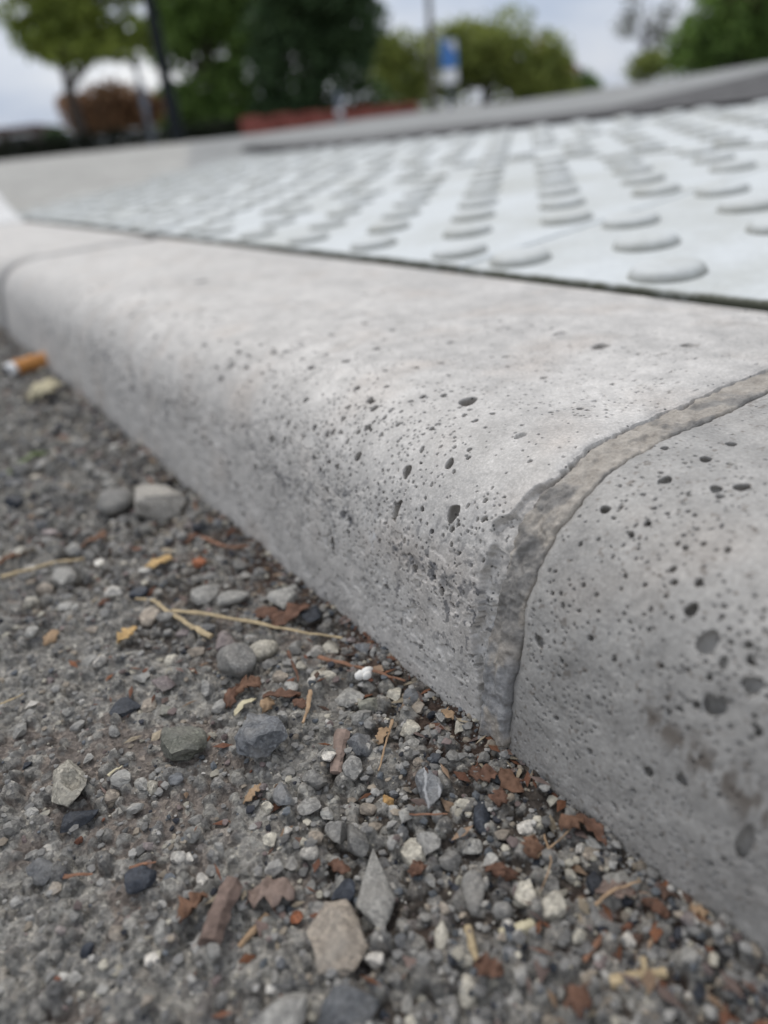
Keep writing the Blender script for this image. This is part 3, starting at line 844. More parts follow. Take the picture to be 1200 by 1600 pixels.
# white tactile slabs with staggered studs
def slab_mat(name, base, dirtc, amount, edge=False, ring=False):
    m, nt, b = new_mat(name)
    co = nd(nt, 'ShaderNodeTexCoord').outputs['Object']
    oi = nd(nt, 'ShaderNodeObjectInfo')
    ad = nd(nt, 'ShaderNodeVectorMath', operation='ADD'); nt.links.new(co, ad.inputs[0]); nt.links.new(oi.outputs['Random'], ad.inputs[1])
    f = noise_node(nt, ad.outputs[0], 14.0, 6.0, 0.65); g = noise_node(nt, ad.outputs[0], 300.0, 4.0, 0.7)
    c = mixc(nt, base, dirtc, ramp(nt, f, [(0.42, (0, 0, 0)), (0.72, (amount, amount, amount))]))
    c = mixc(nt, c, ramp(nt, g, [(0.3, (0.86, 0.86, 0.86)), (0.7, (1.05, 1.05, 1.05))]), 0.8, 'MULTIPLY')
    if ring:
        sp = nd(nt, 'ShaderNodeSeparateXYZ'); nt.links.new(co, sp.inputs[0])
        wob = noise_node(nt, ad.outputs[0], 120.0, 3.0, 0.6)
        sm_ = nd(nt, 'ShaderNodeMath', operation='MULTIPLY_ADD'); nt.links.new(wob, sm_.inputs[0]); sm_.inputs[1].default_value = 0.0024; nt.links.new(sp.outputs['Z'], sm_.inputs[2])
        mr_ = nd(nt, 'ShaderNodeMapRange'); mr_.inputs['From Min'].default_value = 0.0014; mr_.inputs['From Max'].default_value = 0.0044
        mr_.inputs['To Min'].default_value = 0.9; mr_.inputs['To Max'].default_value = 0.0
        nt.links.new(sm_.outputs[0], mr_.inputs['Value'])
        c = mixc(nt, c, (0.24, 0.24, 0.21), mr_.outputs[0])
    if edge:
        sp = nd(nt, 'ShaderNodeSeparateXYZ'); nt.links.new(co, sp.inputs[0])
        ax_ = nd(nt, 'ShaderNodeMath', operation='ABSOLUTE'); nt.links.new(sp.outputs['X'], ax_.inputs[0])
        ay_ = nd(nt, 'ShaderNodeMath', operation='ABSOLUTE'); nt.links.new(sp.outputs['Y'], ay_.inputs[0])
        mx_ = nd(nt, 'ShaderNodeMath', operation='MAXIMUM'); nt.links.new(ax_.outputs[0], mx_.inputs[0]); nt.links.new(ay_.outputs[0], mx_.inputs[1])
        wob = noise_node(nt, ad.outputs[0], 90.0, 4.0, 0.7)
        sm_ = nd(nt, 'ShaderNodeMath', operation='MULTIPLY_ADD'); nt.links.new(wob, sm_.inputs[0]); sm_.inputs[1].default_value = 0.006; nt.links.new(ax_.outputs[0], sm_.inputs[2])
        mr_ = nd(nt, 'ShaderNodeMapRange'); mr_.inputs['From Min'].default_value = 0.1492; mr_.inputs['From Max'].default_value = 0.1522
        nt.links.new(sm_.outputs[0], mr_.inputs['Value'])
        c = mixc(nt, c, (0.075, 0.078, 0.055), mr_.outputs[0])
    nt.links.new(c, b.inputs['Base Color']); b.inputs['Roughness'].default_value = 0.7
    bump(nt, b, g, 0.3, 0.0006)
    return m
MAT['slab'] = slab_mat('white_slab', (0.565, 0.59, 0.59), (0.40, 0.405, 0.365), 0.75, True)
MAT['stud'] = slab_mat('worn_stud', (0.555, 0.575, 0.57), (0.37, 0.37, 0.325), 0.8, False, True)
def stud_mesh():
    prof_ = [(0.0125, -0.001), (0.0123, 0.0002), (0.0114, 0.0020), (0.0100, 0.0030), (0.0078, 0.0035), (0.0, 0.0037)]
    n = 18; V = []; Fc = []
    for (r_, z_) in prof_[:-1]:
        for k in range(n): V.append((r_ * math.cos(6.28319 * k / n), r_ * math.sin(6.28319 * k / n), z_))
    V.append((0, 0, prof_[-1][1]))
    for i in range(len(prof_) - 2):
        for k in range(n):
            a, b2 = i * n + k, i * n + (k + 1) % n
            Fc.append((a, b2, b2 + n, a + n))
    o_ = (len(prof_) - 2) * n
    for k in range(n): Fc.append((o_ + k, o_ + (k + 1) % n, len(V) - 1))
    me = bpy.data.meshes.new('stud'); me.from_pydata(V, [], Fc)
    me.polygons.foreach_set('use_smooth', np.ones(len(me.polygons), bool)); me.materials.append(MAT['stud'])
    return me
STUD = stud_mesh()
SL, TH = 0.2985, 0.05
slab_me = bm_mesh('tactile_slab', box_bm(SL, 0.3014, TH, (0, 0, -TH / 2), 0.0016, 3), False)
slab_me.materials.append(MAT['slab'])
tilt = -math.atan(0.055)
for rowi in range(2):
    for j in range(-2, 7):
        yc = -0.072 + 0.302 * j + 0.151; xc = X_SLAB0 + 0.302 * rowi + 0.151
        if flank(xc - 0.15, yc - 0.15) > 0.02: continue
        o = link('tactile_slab', slab_me, None, pav, (xc, yc, 0.0487 + 0.055 * (xc - 0.186) + rng.uniform(-0.0006, 0.0006)))
        o.rotation_euler = (rng.uniform(-.002, .002), tilt + rng.uniform(-.002, .002), 0)
        for a in range(9):
            for b in range(5):
                sy = -0.149 + 0.0332 * (a % 2) + 0.0166 + 0.0664 * b
                sx = -0.149 + 0.0332 * (a + 0.5)
                if abs(sy) > 0.140: continue
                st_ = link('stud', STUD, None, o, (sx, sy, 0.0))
                st_.rotation_euler.z = rng.uniform(0, 6.28)

# ================================================================== background
def up_at(p, h):          # true vertical leans slightly in kerb axes
    return np.array([p[0], p[1] - 0.0274 * h, p[2] + h])
def base_at(px, dist):
    p = far_pt(px, 172 - 0.108 * (px - 600), dist)
    p[2] = float(pav_z(p[0], p[1]))
    return p
def top_h(px_base, py, px_at, dist):
    """height above the ground of the sight line (px_at, py) at that distance"""
    return far_pt(px_at, py, dist)[2] - base_at(px_base, dist)[2]

def leaf_cloud(name, clumps, n, size, mat, seed, parent):
    r = np.random.default_rng(seed)
    w = np.array([c[3] * c[4] * c[5] for c in clumps]) ** 0.67; w /= w.sum()
    idx = r.choice(len(clumps), n, p=w)
    C = np.array([c[:3] for c in clumps])[idx]; Rr = np.array([c[3:6] for c in clumps])[idx]
    d = r.normal(size=(n, 3)); d /= np.linalg.norm(d, axis=1)[:, None]
    rad = r.uniform(0.35, 1.0, n) ** 0.5 * (0.86 + 0.3 * r.uniform(size=n))
    P = C + d * Rr * rad[:, None]
    a = r.normal(size=(n, 3)); a /= np.linalg.norm(a, axis=1)[:, None]
    b = np.cross(a, r.normal(size=(n, 3))); b /= np.linalg.norm(b, axis=1)[:, None] + 1e-9
    s = size * r.uniform(0.6, 1.4, n)[:, None]
    V = np.stack([P - a * s, P + b * s * 0.5 + a * s * 0.05, P + a * s, P - b * s * 0.5 + a * s * 0.05], 1).reshape(-1, 3)
    Fq = np.arange(4 * n).reshape(n, 4)
    return link(name, mesh_np(name, V, Fq, False), mat, parent)

def foliage_mat(name, col, var=0.45):
    m, nt, b = new_mat(name)
    g = nd(nt, 'ShaderNodeNewGeometry')
    co = nd(nt, 'ShaderNodeTexCoord').outputs['Object']
    f = noise_node(nt, co, 1.6, 3.0, 0.6)
    c = ramp(nt, g.outputs['Random Per Island'], [(0.0, tuple(x * (1 - var) for x in col)), (1.0, tuple(x * (1 + var) for x in col))])
    c = mixc(nt, c, ramp(nt, f, [(0.35, (0.7, 0.75, 0.7)), (0.65, (1.2, 1.15, 1.0))]), 0.8, 'MULTIPLY')
    nt.links.new(c, b.inputs['Base Color']); b.inputs['Roughness'].default_value = 0.6
    tr = nd(nt, 'ShaderNodeBsdfTranslucent'); nt.links.new(c, tr.inputs['Color'])
    mx = nd(nt, 'ShaderNodeMixShader'); mx.inputs[0].default_value = 0.4
    out = nt.nodes['Material Output']
    nt.links.new(b.outputs[0], mx.inputs[1]); nt.links.new(tr.outputs[0], mx.inputs[2]); nt.links.new(mx.outputs[0], out.inputs['Surface'])
    return m
FOL = {
    'spring': foliage_mat('foliage_spring', (0.22, 0.27, 0.06)),
    'mid': foliage_mat('foliage_mid', (0.16, 0.25, 0.07)),
    'dark': foliage_mat('foliage_dark', (0.065, 0.11, 0.05)),
    'olive': foliage_mat('foliage_olive', (0.26, 0.30, 0.085)),
    'copper': foliage_mat('foliage_copper', (0.24, 0.135, 0.08)),
    'grey': foliage_mat('foliage_grey', (0.12, 0.125, 0.09)),
    'hedge': foliage_mat('foliage_hedge', (0.018, 0.024, 0.014)),
    'bloom': foliage_mat('foliage_bloom', (0.26, 0.19, 0.14)),
}
BARK = simple_mat('bark', (0.055, 0.045, 0.038), 0.9, 0.4, 20, bmp=0.7, bdist=0.01)

def tree(name, label, px, dist, clumps_px, n, leaf, fol, trunk_r, seed, trunk_top=None, cat='tree', group=None, limbs=6, extra=None):
    """clumps_px: (px, py, rx_px, ry_px) of leaf masses as seen; depth radius follows the width"""
    base = base_at(px, dist)
    t = empty(name, base)
    k = dist / F_PX * 1.06
    cl = []
    r = np.random.default_rng(seed)
    for (cx_, cy_, rx_, ry_) in clumps_px:
        p = far_pt(cx_, cy_, dist + r.uniform(-.5, .5) * rx_ * k) - base
        cl.append((*p, rx_ * k, rx_ * k, ry_ * k))
    leaf_cloud('crown', cl, n, leaf, fol, seed, t)
    if extra:
        leaf_cloud('blossom', [cl[i] for i in extra[0]], extra[1], leaf, extra[2], seed + 50, t)
    top = max(c[2] for c in cl) if trunk_top is None else trunk_top
    pts = [np.array([0, -0.0274 * h, h]) + np.array([r.normal() * .02, r.normal() * .02, 0]) * h for h in np.linspace(-0.1, top, 7)]
    link('trunk', tube_mesh('trunk', pts, np.linspace(trunk_r * 1.2, trunk_r * 0.35, 7), 9), BARK, t)
    for i in range(min(limbs, len(cl))):
        c = np.array(cl[i][:3]); a = np.array([0, 0, max(0.15, min(c[2] * 0.55, top * 0.8))])
        mid = (a + c) / 2 + r.normal(size=3) * 0.1 * np.linalg.norm(c - a)
        link('limb', tube_mesh('limb', [a, mid, c], [trunk_r * 0.5, trunk_r * 0.32, trunk_r * 0.12], 7), BARK, t)
    tag(t, label, cat, group)
    return t

rc = np.random.default_rng(5)
def clumps(x0, x1, y0, y1, n, rx, ry, inside=None):
    out = []
    while len(out) < n:
        x, y = rc.uniform(x0, x1), rc.uniform(y0, y1)
        if inside and not inside((x - (x0 + x1) / 2) / ((x1 - x0) / 2), (y - (y0 + y1) / 2) / ((y1 - y0) / 2)): continue
        out.append((x, y, rx * rc.uniform(.7, 1.3), ry * rc.uniform(.7, 1.3)))
    return out
ell = lambda u, v: u * u + v * v < 1

G_T = 'trees in the background'
tree('broadleaf_tree', 'loose yellow green tree with a bare trunk at the left edge', 132, 14, clumps(10, 235, -110, 82, 34, 30, 20, ell) + [(200, 70, 38, 18), (60, 55, 34, 24), (120, 82, 36, 14)], 6500, 0.075, FOL['spring'], 0.09, 1, group=G_T)
tree('broadleaf_tree', 'mid green leafy tree right behind the dark lamp post', 345, 19, clumps(258, 440, -90, 190, 48, 34, 30) + clumps(275, 420, 170, 205, 12, 26, 18), 16000, 0.10, FOL['mid'], 0.16, 2, group=G_T)
tree('conifer', 'tall dense dark green conifer in the centre of the background', 500, 17, clumps(425, 565, -110, 60, 26, 34, 34) + clumps(410, 595, 40, 175, 34, 28, 26) + clumps(400, 600, 165, 200, 16, 24, 18), 16000, 0.085, FOL['dark'], 0.18, 3, group=G_T)
tree('broadleaf_tree', 'olive green rounded tree behind the blue sign', 760, 24, clumps(690, 850, 35, 140, 30, 30, 22, lambda u, v: v > -0.9 + 0.6 * u * u) + clumps(820, 885, 85, 135, 9, 18, 14) + clumps(650, 890, 128, 152, 20, 22, 15), 11000, 0.10, FOL['olive'], 0.14, 4, group=G_T)
tree('shrub', 'olive green shrub between the conifer and the blue sign', 632, 22, clumps(600, 665, 75, 150, 14, 22, 20), 3000, 0.09, FOL['olive'], 0.07, 5, cat='shrub', group=G_T)
tree('sapling', 'sparse half bare tree left of the right hand trees', 1003, 26, clumps(965, 1050, -10, 95, 9, 12, 16) + [(1000, 98, 16, 12), (1035, 70, 14, 18), (985, 40, 8, 14)], 700, 0.07, FOL['grey'], 0.05, 6, group=G_T, limbs=11)
tree('broadleaf_tree', 'full green tree at the right edge with pale brown blossom', 1150, 18, clumps(1065, 1230, -90, 95, 40, 28, 24, lambda u, v: u > -0.2 - 0.9 * (v + .2)), 8500, 0.085, FOL['mid'], 0.14, 7, group=G_T, extra=((3, 7, 12), 350, FOL['bloom']))
tree('copper_shrub', 'round red brown shrub left of the lamp post', 178, 15.5, clumps(112, 238, 150, 200, 20, 24, 17, ell) + [(150, 160, 30, 18), (205, 158, 26, 16)], 4500, 0.07, FOL['copper'], 0.05, 8, cat='shrub', group='shrubs in the background')
tree('shrub', 'small dark green bush beside the low brown building', 90, 22, clumps(74, 108, 212, 232, 8, 12, 9), 1200, 0.07, FOL['dark'], 0.04, 9, cat='shrub', group='shrubs in the background')
tree('shrub', 'small distant bush in the gap of open sky', 905, 40, clumps(885, 930, 118, 138, 8, 11, 8), 900, 0.12, FOL['mid'], 0.06, 10, cat='shrub', group='shrubs in the background')
tree('shrub', 'low bush under the sparse half bare tree', 1005, 24, clumps(985, 1045, 88, 120, 9, 14, 12), 1200, 0.08, FOL['olive'], 0.05, 12, cat='shrub', group='shrubs in the background')

# low dark hedge at the foot of the left background
hb = base_at(150, 13)
hedge = empty('hedge', hb)
hcl = []
for px in range(-70, 400, 9):
    b = base_at(px, 13.0 + 0.002 * px)
    hcl.append((b[0] - hb[0], b[1] - hb[1], b[2] - hb[2] + 0.10, 0.12, 0.12, 0.15 + 0.05 * rc.uniform()))
leaf_cloud('foliage', hcl, 6500, 0.035, FOL['hedge'], 30, hedge)
tag(hedge, 'low dark hedge running along the foot of the left background', 'hedge')

MAT['post_dark'] = simple_mat('dark_paint', (0.016, 0.019, 0.021), 0.8, 0.2, 20, spec=0.1)
MAT['steel'] = simple_mat('galvanised', (0.13, 0.15, 0.18), 0.6, 0.2, 30, spec=0.3)
MAT['white_paint'] = simple_mat('white_paint', (0.74, 0.74, 0.74), 0.5, 0.06, 20)
MAT['sign_blue'] = simple_mat('sign_blue', (0.07, 0.19, 0.46), 0.5, 0.06, 20)
MAT['brick_red'] = simple_mat('red_brick', (0.24, 0.075, 0.058), 0.85, 0.3, 9, bmp=0.3, bdist=0.004)
MAT['wall_brown'] = simple_mat('brown_wall', (0.10, 0.085, 0.08), 0.85, 0.2, 3)
MAT['roof_red'] = simple_mat('red_tiles', (0.17, 0.065, 0.05), 0.8, 0.25, 5)
MAT['render_pale'] = simple_mat('pale_render', (0.42, 0.40, 0.36), 0.85, 0.1, 3)
MAT['glass_dark'] = simple_mat('dark_glass', (0.03, 0.035, 0.04), 0.15, 0.1, 3, spec=0.6)
MAT['wheel_concrete'] = simple_mat('pale_stone', (0.42, 0.41, 0.39), 0.85, 0.15, 12)

# dark lamp post
b = base_at(276, 10)
lp = empty('lamp_post', b)
hh = 3.6
link('pole', tube_mesh('pole', [up_at((0, 0, 0), h) for h in np.linspace(-0.1, hh, 9)], np.linspace(0.078, 0.058, 9), 14), MAT['post_dark'], lp)
link('base', tube_mesh('base', [up_at((0, 0, 0), h) for h in (-0.1, 0.0, 0.5, 0.56)], [0.085, 0.085, 0.08, 0.06], 14), MAT['post_dark'], lp)
link('lamp_head', tube_mesh('lamp_head', [up_at((0, 0, 0), h) for h in (hh, hh + .06, hh + .25, hh + .33, hh + .36)], [0.05, 0.16, 0.22, 0.12, 0.02], 16), MAT['post_dark'], lp)
tag(lp, 'dark painted lamp post in front of the leafy tree', 'lamp post')

# grey post with a small plate
b = base_at(236, 12)
h = top_h(236, 100, 216, 12)
gp = empty('sign_post', b)
link('pole', tube_mesh('pole', [up_at((0, 0, 0), v) for v in (-0.1, h * .5, h)], [0.032] * 3, 10), MAT['steel'], gp)
pl = link('plate', bm_mesh('plate', box_bm(0.10, 0.012, 0.34, (0, -0.045, h * 0.62), 0.004)), MAT['steel'], gp)
link('bracket', bm_mesh('bracket', box_bm(0.08, 0.04, 0.03, (0, -0.02, h * 0.62), 0.003)), MAT['post_dark'], gp)
link('cap', tube_mesh('cap', [up_at((0, 0, 0), v) for v in (h - .03, h, h + .05, h + .09)], [0.04, 0.05, 0.045, 0.01], 10), MAT['post_dark'], gp)
tag(gp, 'slim grey metal sign post between the red brown shrub and lamp post', 'sign post')

# short pale marker post
b = base_at(531, 9)
h = top_h(531, 142, 526, 9)
mp = empty('marker_post', b)
link('shaft', tube_mesh('shaft', [up_at((0, 0, 0), v) for v in (-0.1, h * .5, h * .9, h)], [0.036, 0.036, 0.034, 0.02], 12), MAT['steel'], mp)
link('band', tube_mesh('band', [up_at((0, 0, 0), v) for v in (h * .25, h * .42)], [0.038, 0.038], 12), MAT['white_paint'], mp)
tag(mp, 'short grey marker post standing before the red brick wall', 'post')

# thin tall pole
b = base_at(678, 20)
tp = empty('tall_pole', b)
link('pole', tube_mesh('pole', [up_at((0, 0, 0), v) for v in np.linspace(-0.1, 7.0, 6)], np.linspace(0.075, 0.05, 6), 12), simple_mat('weathered_pole', (0.17, 0.16, 0.14), 0.8, 0.2, 10), tp)
link('cross_arm', bm_mesh('cross_arm', box_bm(0.9, 0.08, 0.10, (0, -0.19, 6.6), 0.01)), MAT['post_dark'], tp)
tag(tp, 'thin tall wooden pole left of the blue sign', 'pole')

# blue road sign with white plate
D_S = 11.0
b = base_at(705, D_S)
rs = empty('road_sign', b)
ht = top_h(705, 62, 703, D_S); hm = top_h(705, 106, 703, D_S); hl = top_h(705, 131, 703, D_S)
wd = 23 * D_S / F_PX
view = -np.array([far_pt(703, 100, 1)[0], far_pt(703, 100, 1)[1]]); ang = math.atan2(view[1], view[0]) + math.pi / 2
rs.rotation_euler.z = ang + 0.35
link('pole', tube_mesh('pole', [up_at((0, 0.03, 0), v) for v in (-0.1, ht * .5, ht + 0.03)], [0.028] * 3, 10), MAT['steel'], rs)
bp = link('sign_plate', bm_mesh('sign_plate', box_bm(wd, 0.008, ht - hm, (0, -0.01, (ht + hm) / 2), 0.003)), MAT['sign_blue'], rs)
link('clamp', bm_mesh('clamp', box_bm(0.08, 0.05, 0.02, (0, 0.012, (ht + hm) / 2), 0.002)), MAT['steel'], rs)
# pale triangle printed on the blue plate
bm = bmesh.new()
q = (ht + hm) / 2
vs = [bm.verts.new(v) for v in [(-wd * .02, -0.0165, q + .12), (wd * .44, -0.0165, q + .16), (wd * .44, -0.0165, q + 0.01)]]
bm.faces.new(vs)
link('emblem', bm_mesh('emblem', bm), MAT['white_paint'], bp)
link('lower_plate', bm_mesh('lower_plate', box_bm(wd * .96, 0.008, hm - hl - 0.015, (0, -0.01, (hm + hl) / 2 - 0.006), 0.003)), MAT['white_paint'], rs)
tag(rs, 'blue traffic sign with a white plate underneath on a slim pole', 'traffic sign')

# low red brick wall with piers
wallp = [base_at(392, 12.5), base_at(640, 15.5)]
d = wallp[1] - wallp[0]; Lw = float(np.hypot(d[0], d[1])); az = math.atan2(d[1], d[0])
bw = empty('brick_wall', wallp[0], az)
HW = 0.19
n_pan = 6
for i in range(n_pan):
    x0 = Lw * i / n_pan; x1 = Lw * (i + 1) / n_pan
    link('wall_panel', bm_mesh('wall_panel', box_bm(x1 - x0 - 0.24, 0.16, HW + 0.3, ((x0 + x1) / 2, 0, HW / 2 - 0.15), 0.006)), MAT['brick_red'], bw)
    c = link('coping', bm_mesh('coping', box_bm(x1 - x0 - 0.245, 0.21, 0.035, ((x0 + x1) / 2, 0, HW + 0.0195), 0.006)), MAT['brick_red'], bw)
for i in range(n_pan + 1):
    link('pier', bm_mesh('pier', box_bm(0.225, 0.225, HW + 0.36, (Lw * i / n_pan, 0, HW / 2 - 0.12), 0.008)), MAT['brick_red'] if i == 0 else MAT['brick_red'], bw)
tag(bw, 'low red brick garden wall in front of the dark conifer', 'wall')

# brown low building at the left edge
b0 = base_at(62, 32); b1 = base_at(-190, 34)
d = b1 - b0; az = math.atan2(d[1], d[0]); Lb = float(np.hypot(d[0], d[1]))
hb_ = top_h(62, 198, 62, 32)
bl = empty('low_building', b0, az)
link('wall', bm_mesh('wall', box_bm(Lb, 4.0, hb_ + .5, (Lb / 2, -2.0, hb_ / 2 - .25), 0.01)), MAT['wall_brown'], bl)
rf = link('roof', bm_mesh('roof', box_bm(Lb + 0.4, 4.4, 0.10, (Lb / 2, -2.0, hb_ + 0.05), 0.01)), simple_mat('roof_felt', (0.13, 0.08, 0.07), 0.9, 0.2, 3), bl)
for i in range(5):
    w_ = link('window', bm_mesh('window', box_bm(0.7, 0.05, 0.45, (Lb * (i + .5) / 5, 0.012, hb_ * 0.6), 0.005)), MAT['white_paint'], bl)
    link('pane', bm_mesh('pane', box_bm(0.6, 0.02, 0.36, (Lb * (i + .5) / 5, 0.032, hb_ * 0.6), 0.0)), MAT['glass_dark'], w_)
tag(bl, 'low brown flat roofed building at the far left edge', 'building')

# distant house, roof showing over the olive tree
b = base_at(858, 38)
azv = math.atan2(-b[0], b[1])
hs = empty('house', b, azv)
he = top_h(858, 112, 880, 38); hr = top_h(858, 62, 850, 38)
wv = 1.25
link('wall', bm_mesh('wall', box_bm(wv * 2, 2.6, he + .3, (0, 1.3, he / 2 - .15), 0.01)), MAT['render_pale'], hs)
bm = bmesh.new()
ov = 0.15
vv = [bm.verts.new(v) for v in [(-wv - ov, -ov, he), (wv + ov, -ov, he), (wv + ov, 2.6 + ov, he), (-wv - ov, 2.6 + ov, he), (-wv * .35, 1.0, hr), (wv * .0, 1.0, hr)]]
for f_ in [(0, 1, 5, 4), (1, 2, 5), (2, 3, 4, 5), (3, 0, 4), (3, 2, 1, 0)]: bm.faces.new([vv[i] for i in f_])
rf = link('roof', bm_mesh('roof', bm), MAT['roof_red'], hs)
link('chimney', bm_mesh('chimney', box_bm(0.25, 0.25, 0.5, (-wv * .3, 1.2, hr + .05), 0.01)), MAT['brick_red'], rf)
for xx in (-.7, .6):
    w_ = link('window', bm_mesh('window', box_bm(0.5, 0.05, 0.5, (xx, -0.012, he * .6), 0.005)), MAT['white_paint'], hs)
    link('pane', bm_mesh('pane', box_bm(0.42, 0.02, 0.42, (xx, -0.032, he * .6), 0.0)), MAT['glass_dark'], w_)
tag(hs, 'distant house with a red tiled roof behind the olive tree', 'house')

# ================================================================== loose things in the gutter
def ico(sub):
    bm = bmesh.new(); bmesh.ops.create_icosphere(bm, subdivisions=sub, radius=1.0)
    V = np.array([v.co[:] for v in bm.verts]); Fc = np.array([[v.index for v in f.verts] for f in bm.faces]); bm.free()
    return V, Fc
ICO = {k: ico(k) for k in (1, 2, 3, 4)}

def stone_shape(sub, seed, planes=9, cut=(0.55, 0.9), bumpy=0.05, angular=True):
    r = np.random.default_rng(seed)
    if angular: planes, cut = planes + 7, (cut[0] * 0.85, cut[1] * 0.9)
    V, Fc = ICO[sub]; V = V.copy()
    for _ in range(planes):
        n = r.normal(size=3); n /= np.linalg.norm(n)
        d = r.uniform(*cut); ex = np.clip(V @ n - d, 0, None)
        V = V - ex[:, None] * n * (1.0 if angular else 0.75)
    nz_ = fbm(V[:, 0] * 2.3 + V[:, 2] * 1.7 + seed, V[:, 1] * 2.3 - V[:, 2] * 1.9, 3, seed % 97) - 0.5
    n3_ = fbm(V[:, 0] * 19 + V[:, 2] * 13 + seed, V[:, 1] * 19 - V[:, 2] * 17, 2, seed % 83) - 0.5
    if sub > 3: bumpy = bumpy + 0.05
    n2_ = fbm(V[:, 0] * 7 + V[:, 2] * 5 + seed, V[:, 1] * 7 - V[:, 2] * 6, 3, seed % 89) - 0.5
    V = V * (1 + bumpy * 2 * nz_ + (0.13 if sub > 2 else 0.05) * n2_ + (0.05 if sub > 3 else 0.0) * n3_)[:, None]
    ext = (V.max(0) - V.min(0)) / 2
    return (V - (V.max(0) + V.min(0)) / 2) / ext, Fc

def px_size(p):
    return float(-(M.T @ (p - CAM))[2]) / F_PX      # metres per photo pixel at that point

def hero_stone(px, py, wpx, hpx, kind, label, seed, flat=0.6, rot=0.0, planes=9, cut=(0.55, 0.9), bumpy=0.05, angular=True, name='pebble', sink=0.25, shape=None, sub=3):
    """a stone lying on the road; wpx, hpx are its seen extents, turned into real length, width and height"""
    p = on_z(px, py, 0.002)
    k = px_size(p)
    w = wpx * k / 2
    view = p - CAM; el = math.asin(-view[2] / np.linalg.norm(view))
    hh_ = hpx * k / 2
    zr = min(w, hh_) * flat
    yr = math.sqrt(max((hh_ ** 2 - (zr * math.cos(el)) ** 2), (0.45 * hh_) ** 2)) / math.sin(el)
    yr = min(yr, 2.2 * max(w, hh_))
    V, Fc = stone_shape(sub, seed, planes, cut, bumpy, angular)
    if shape is not None: V = shape(V)
    V = V * np.array([w, yr, zr])
    c, s = math.cos(rot), math.sin(rot)
    V = np.stack([V[:, 0] * c - V[:, 1] * s, V[:, 0] * s + V[:, 1] * c, V[:, 2]], -1)
    me = mesh_np(name, V, Fc, True)
    if angular: me.set_sharp_from_angle(angle=0.6)
    az = math.atan2(view[1], view[0]) - math.pi / 2
    z = max(gz(p[0] + a * w * .5, p[1] + b2 * yr * .5) for a, b2 in ((0, 0), (1, 0), (-1, 0), (0, 1), (0, -1)))
    o = link(name, me, STONE[kind], None, (p[0], p[1], max(z, 0) * 0.5 + zr * (1 - sink)))
    o.rotation_euler.z = az
    tag(o, label, 'pebble' if max(wpx, hpx) < 60 else 'stone', 'stones lying loose in the gutter')
    return o, p

def pointed(V):      # long shard, tip away from the camera
    V = V.copy(); t = (V[:, 1] + 1) / 2
    V[:, 0] *= np.where(t < 0.35, 0.55 + 0.45 * t / 0.35, 1 - 0.92 * (t - 0.35) / 0.65); return V
def pitted(V):       # a round hole pressed into the upper side
    V = V.copy(); d = np.hypot(V[:, 0] - 0.3, V[:, 1] + 0.2)
    V[:, 2] -= np.where((d < 0.42) & (V[:, 2] > 0), 1.1 * np.sqrt(np.clip(1 - (d / 0.42) ** 2, 0, 1)), 0)
    V[:, 0] *= 1 - 0.35 * np.clip(-V[:, 1] - 0.2, 0, 1); return V
def tri(V):
    V = V.copy(); V[:, 0] *= 1 - 0.45 * (V[:, 1] + 1) / 2; return V

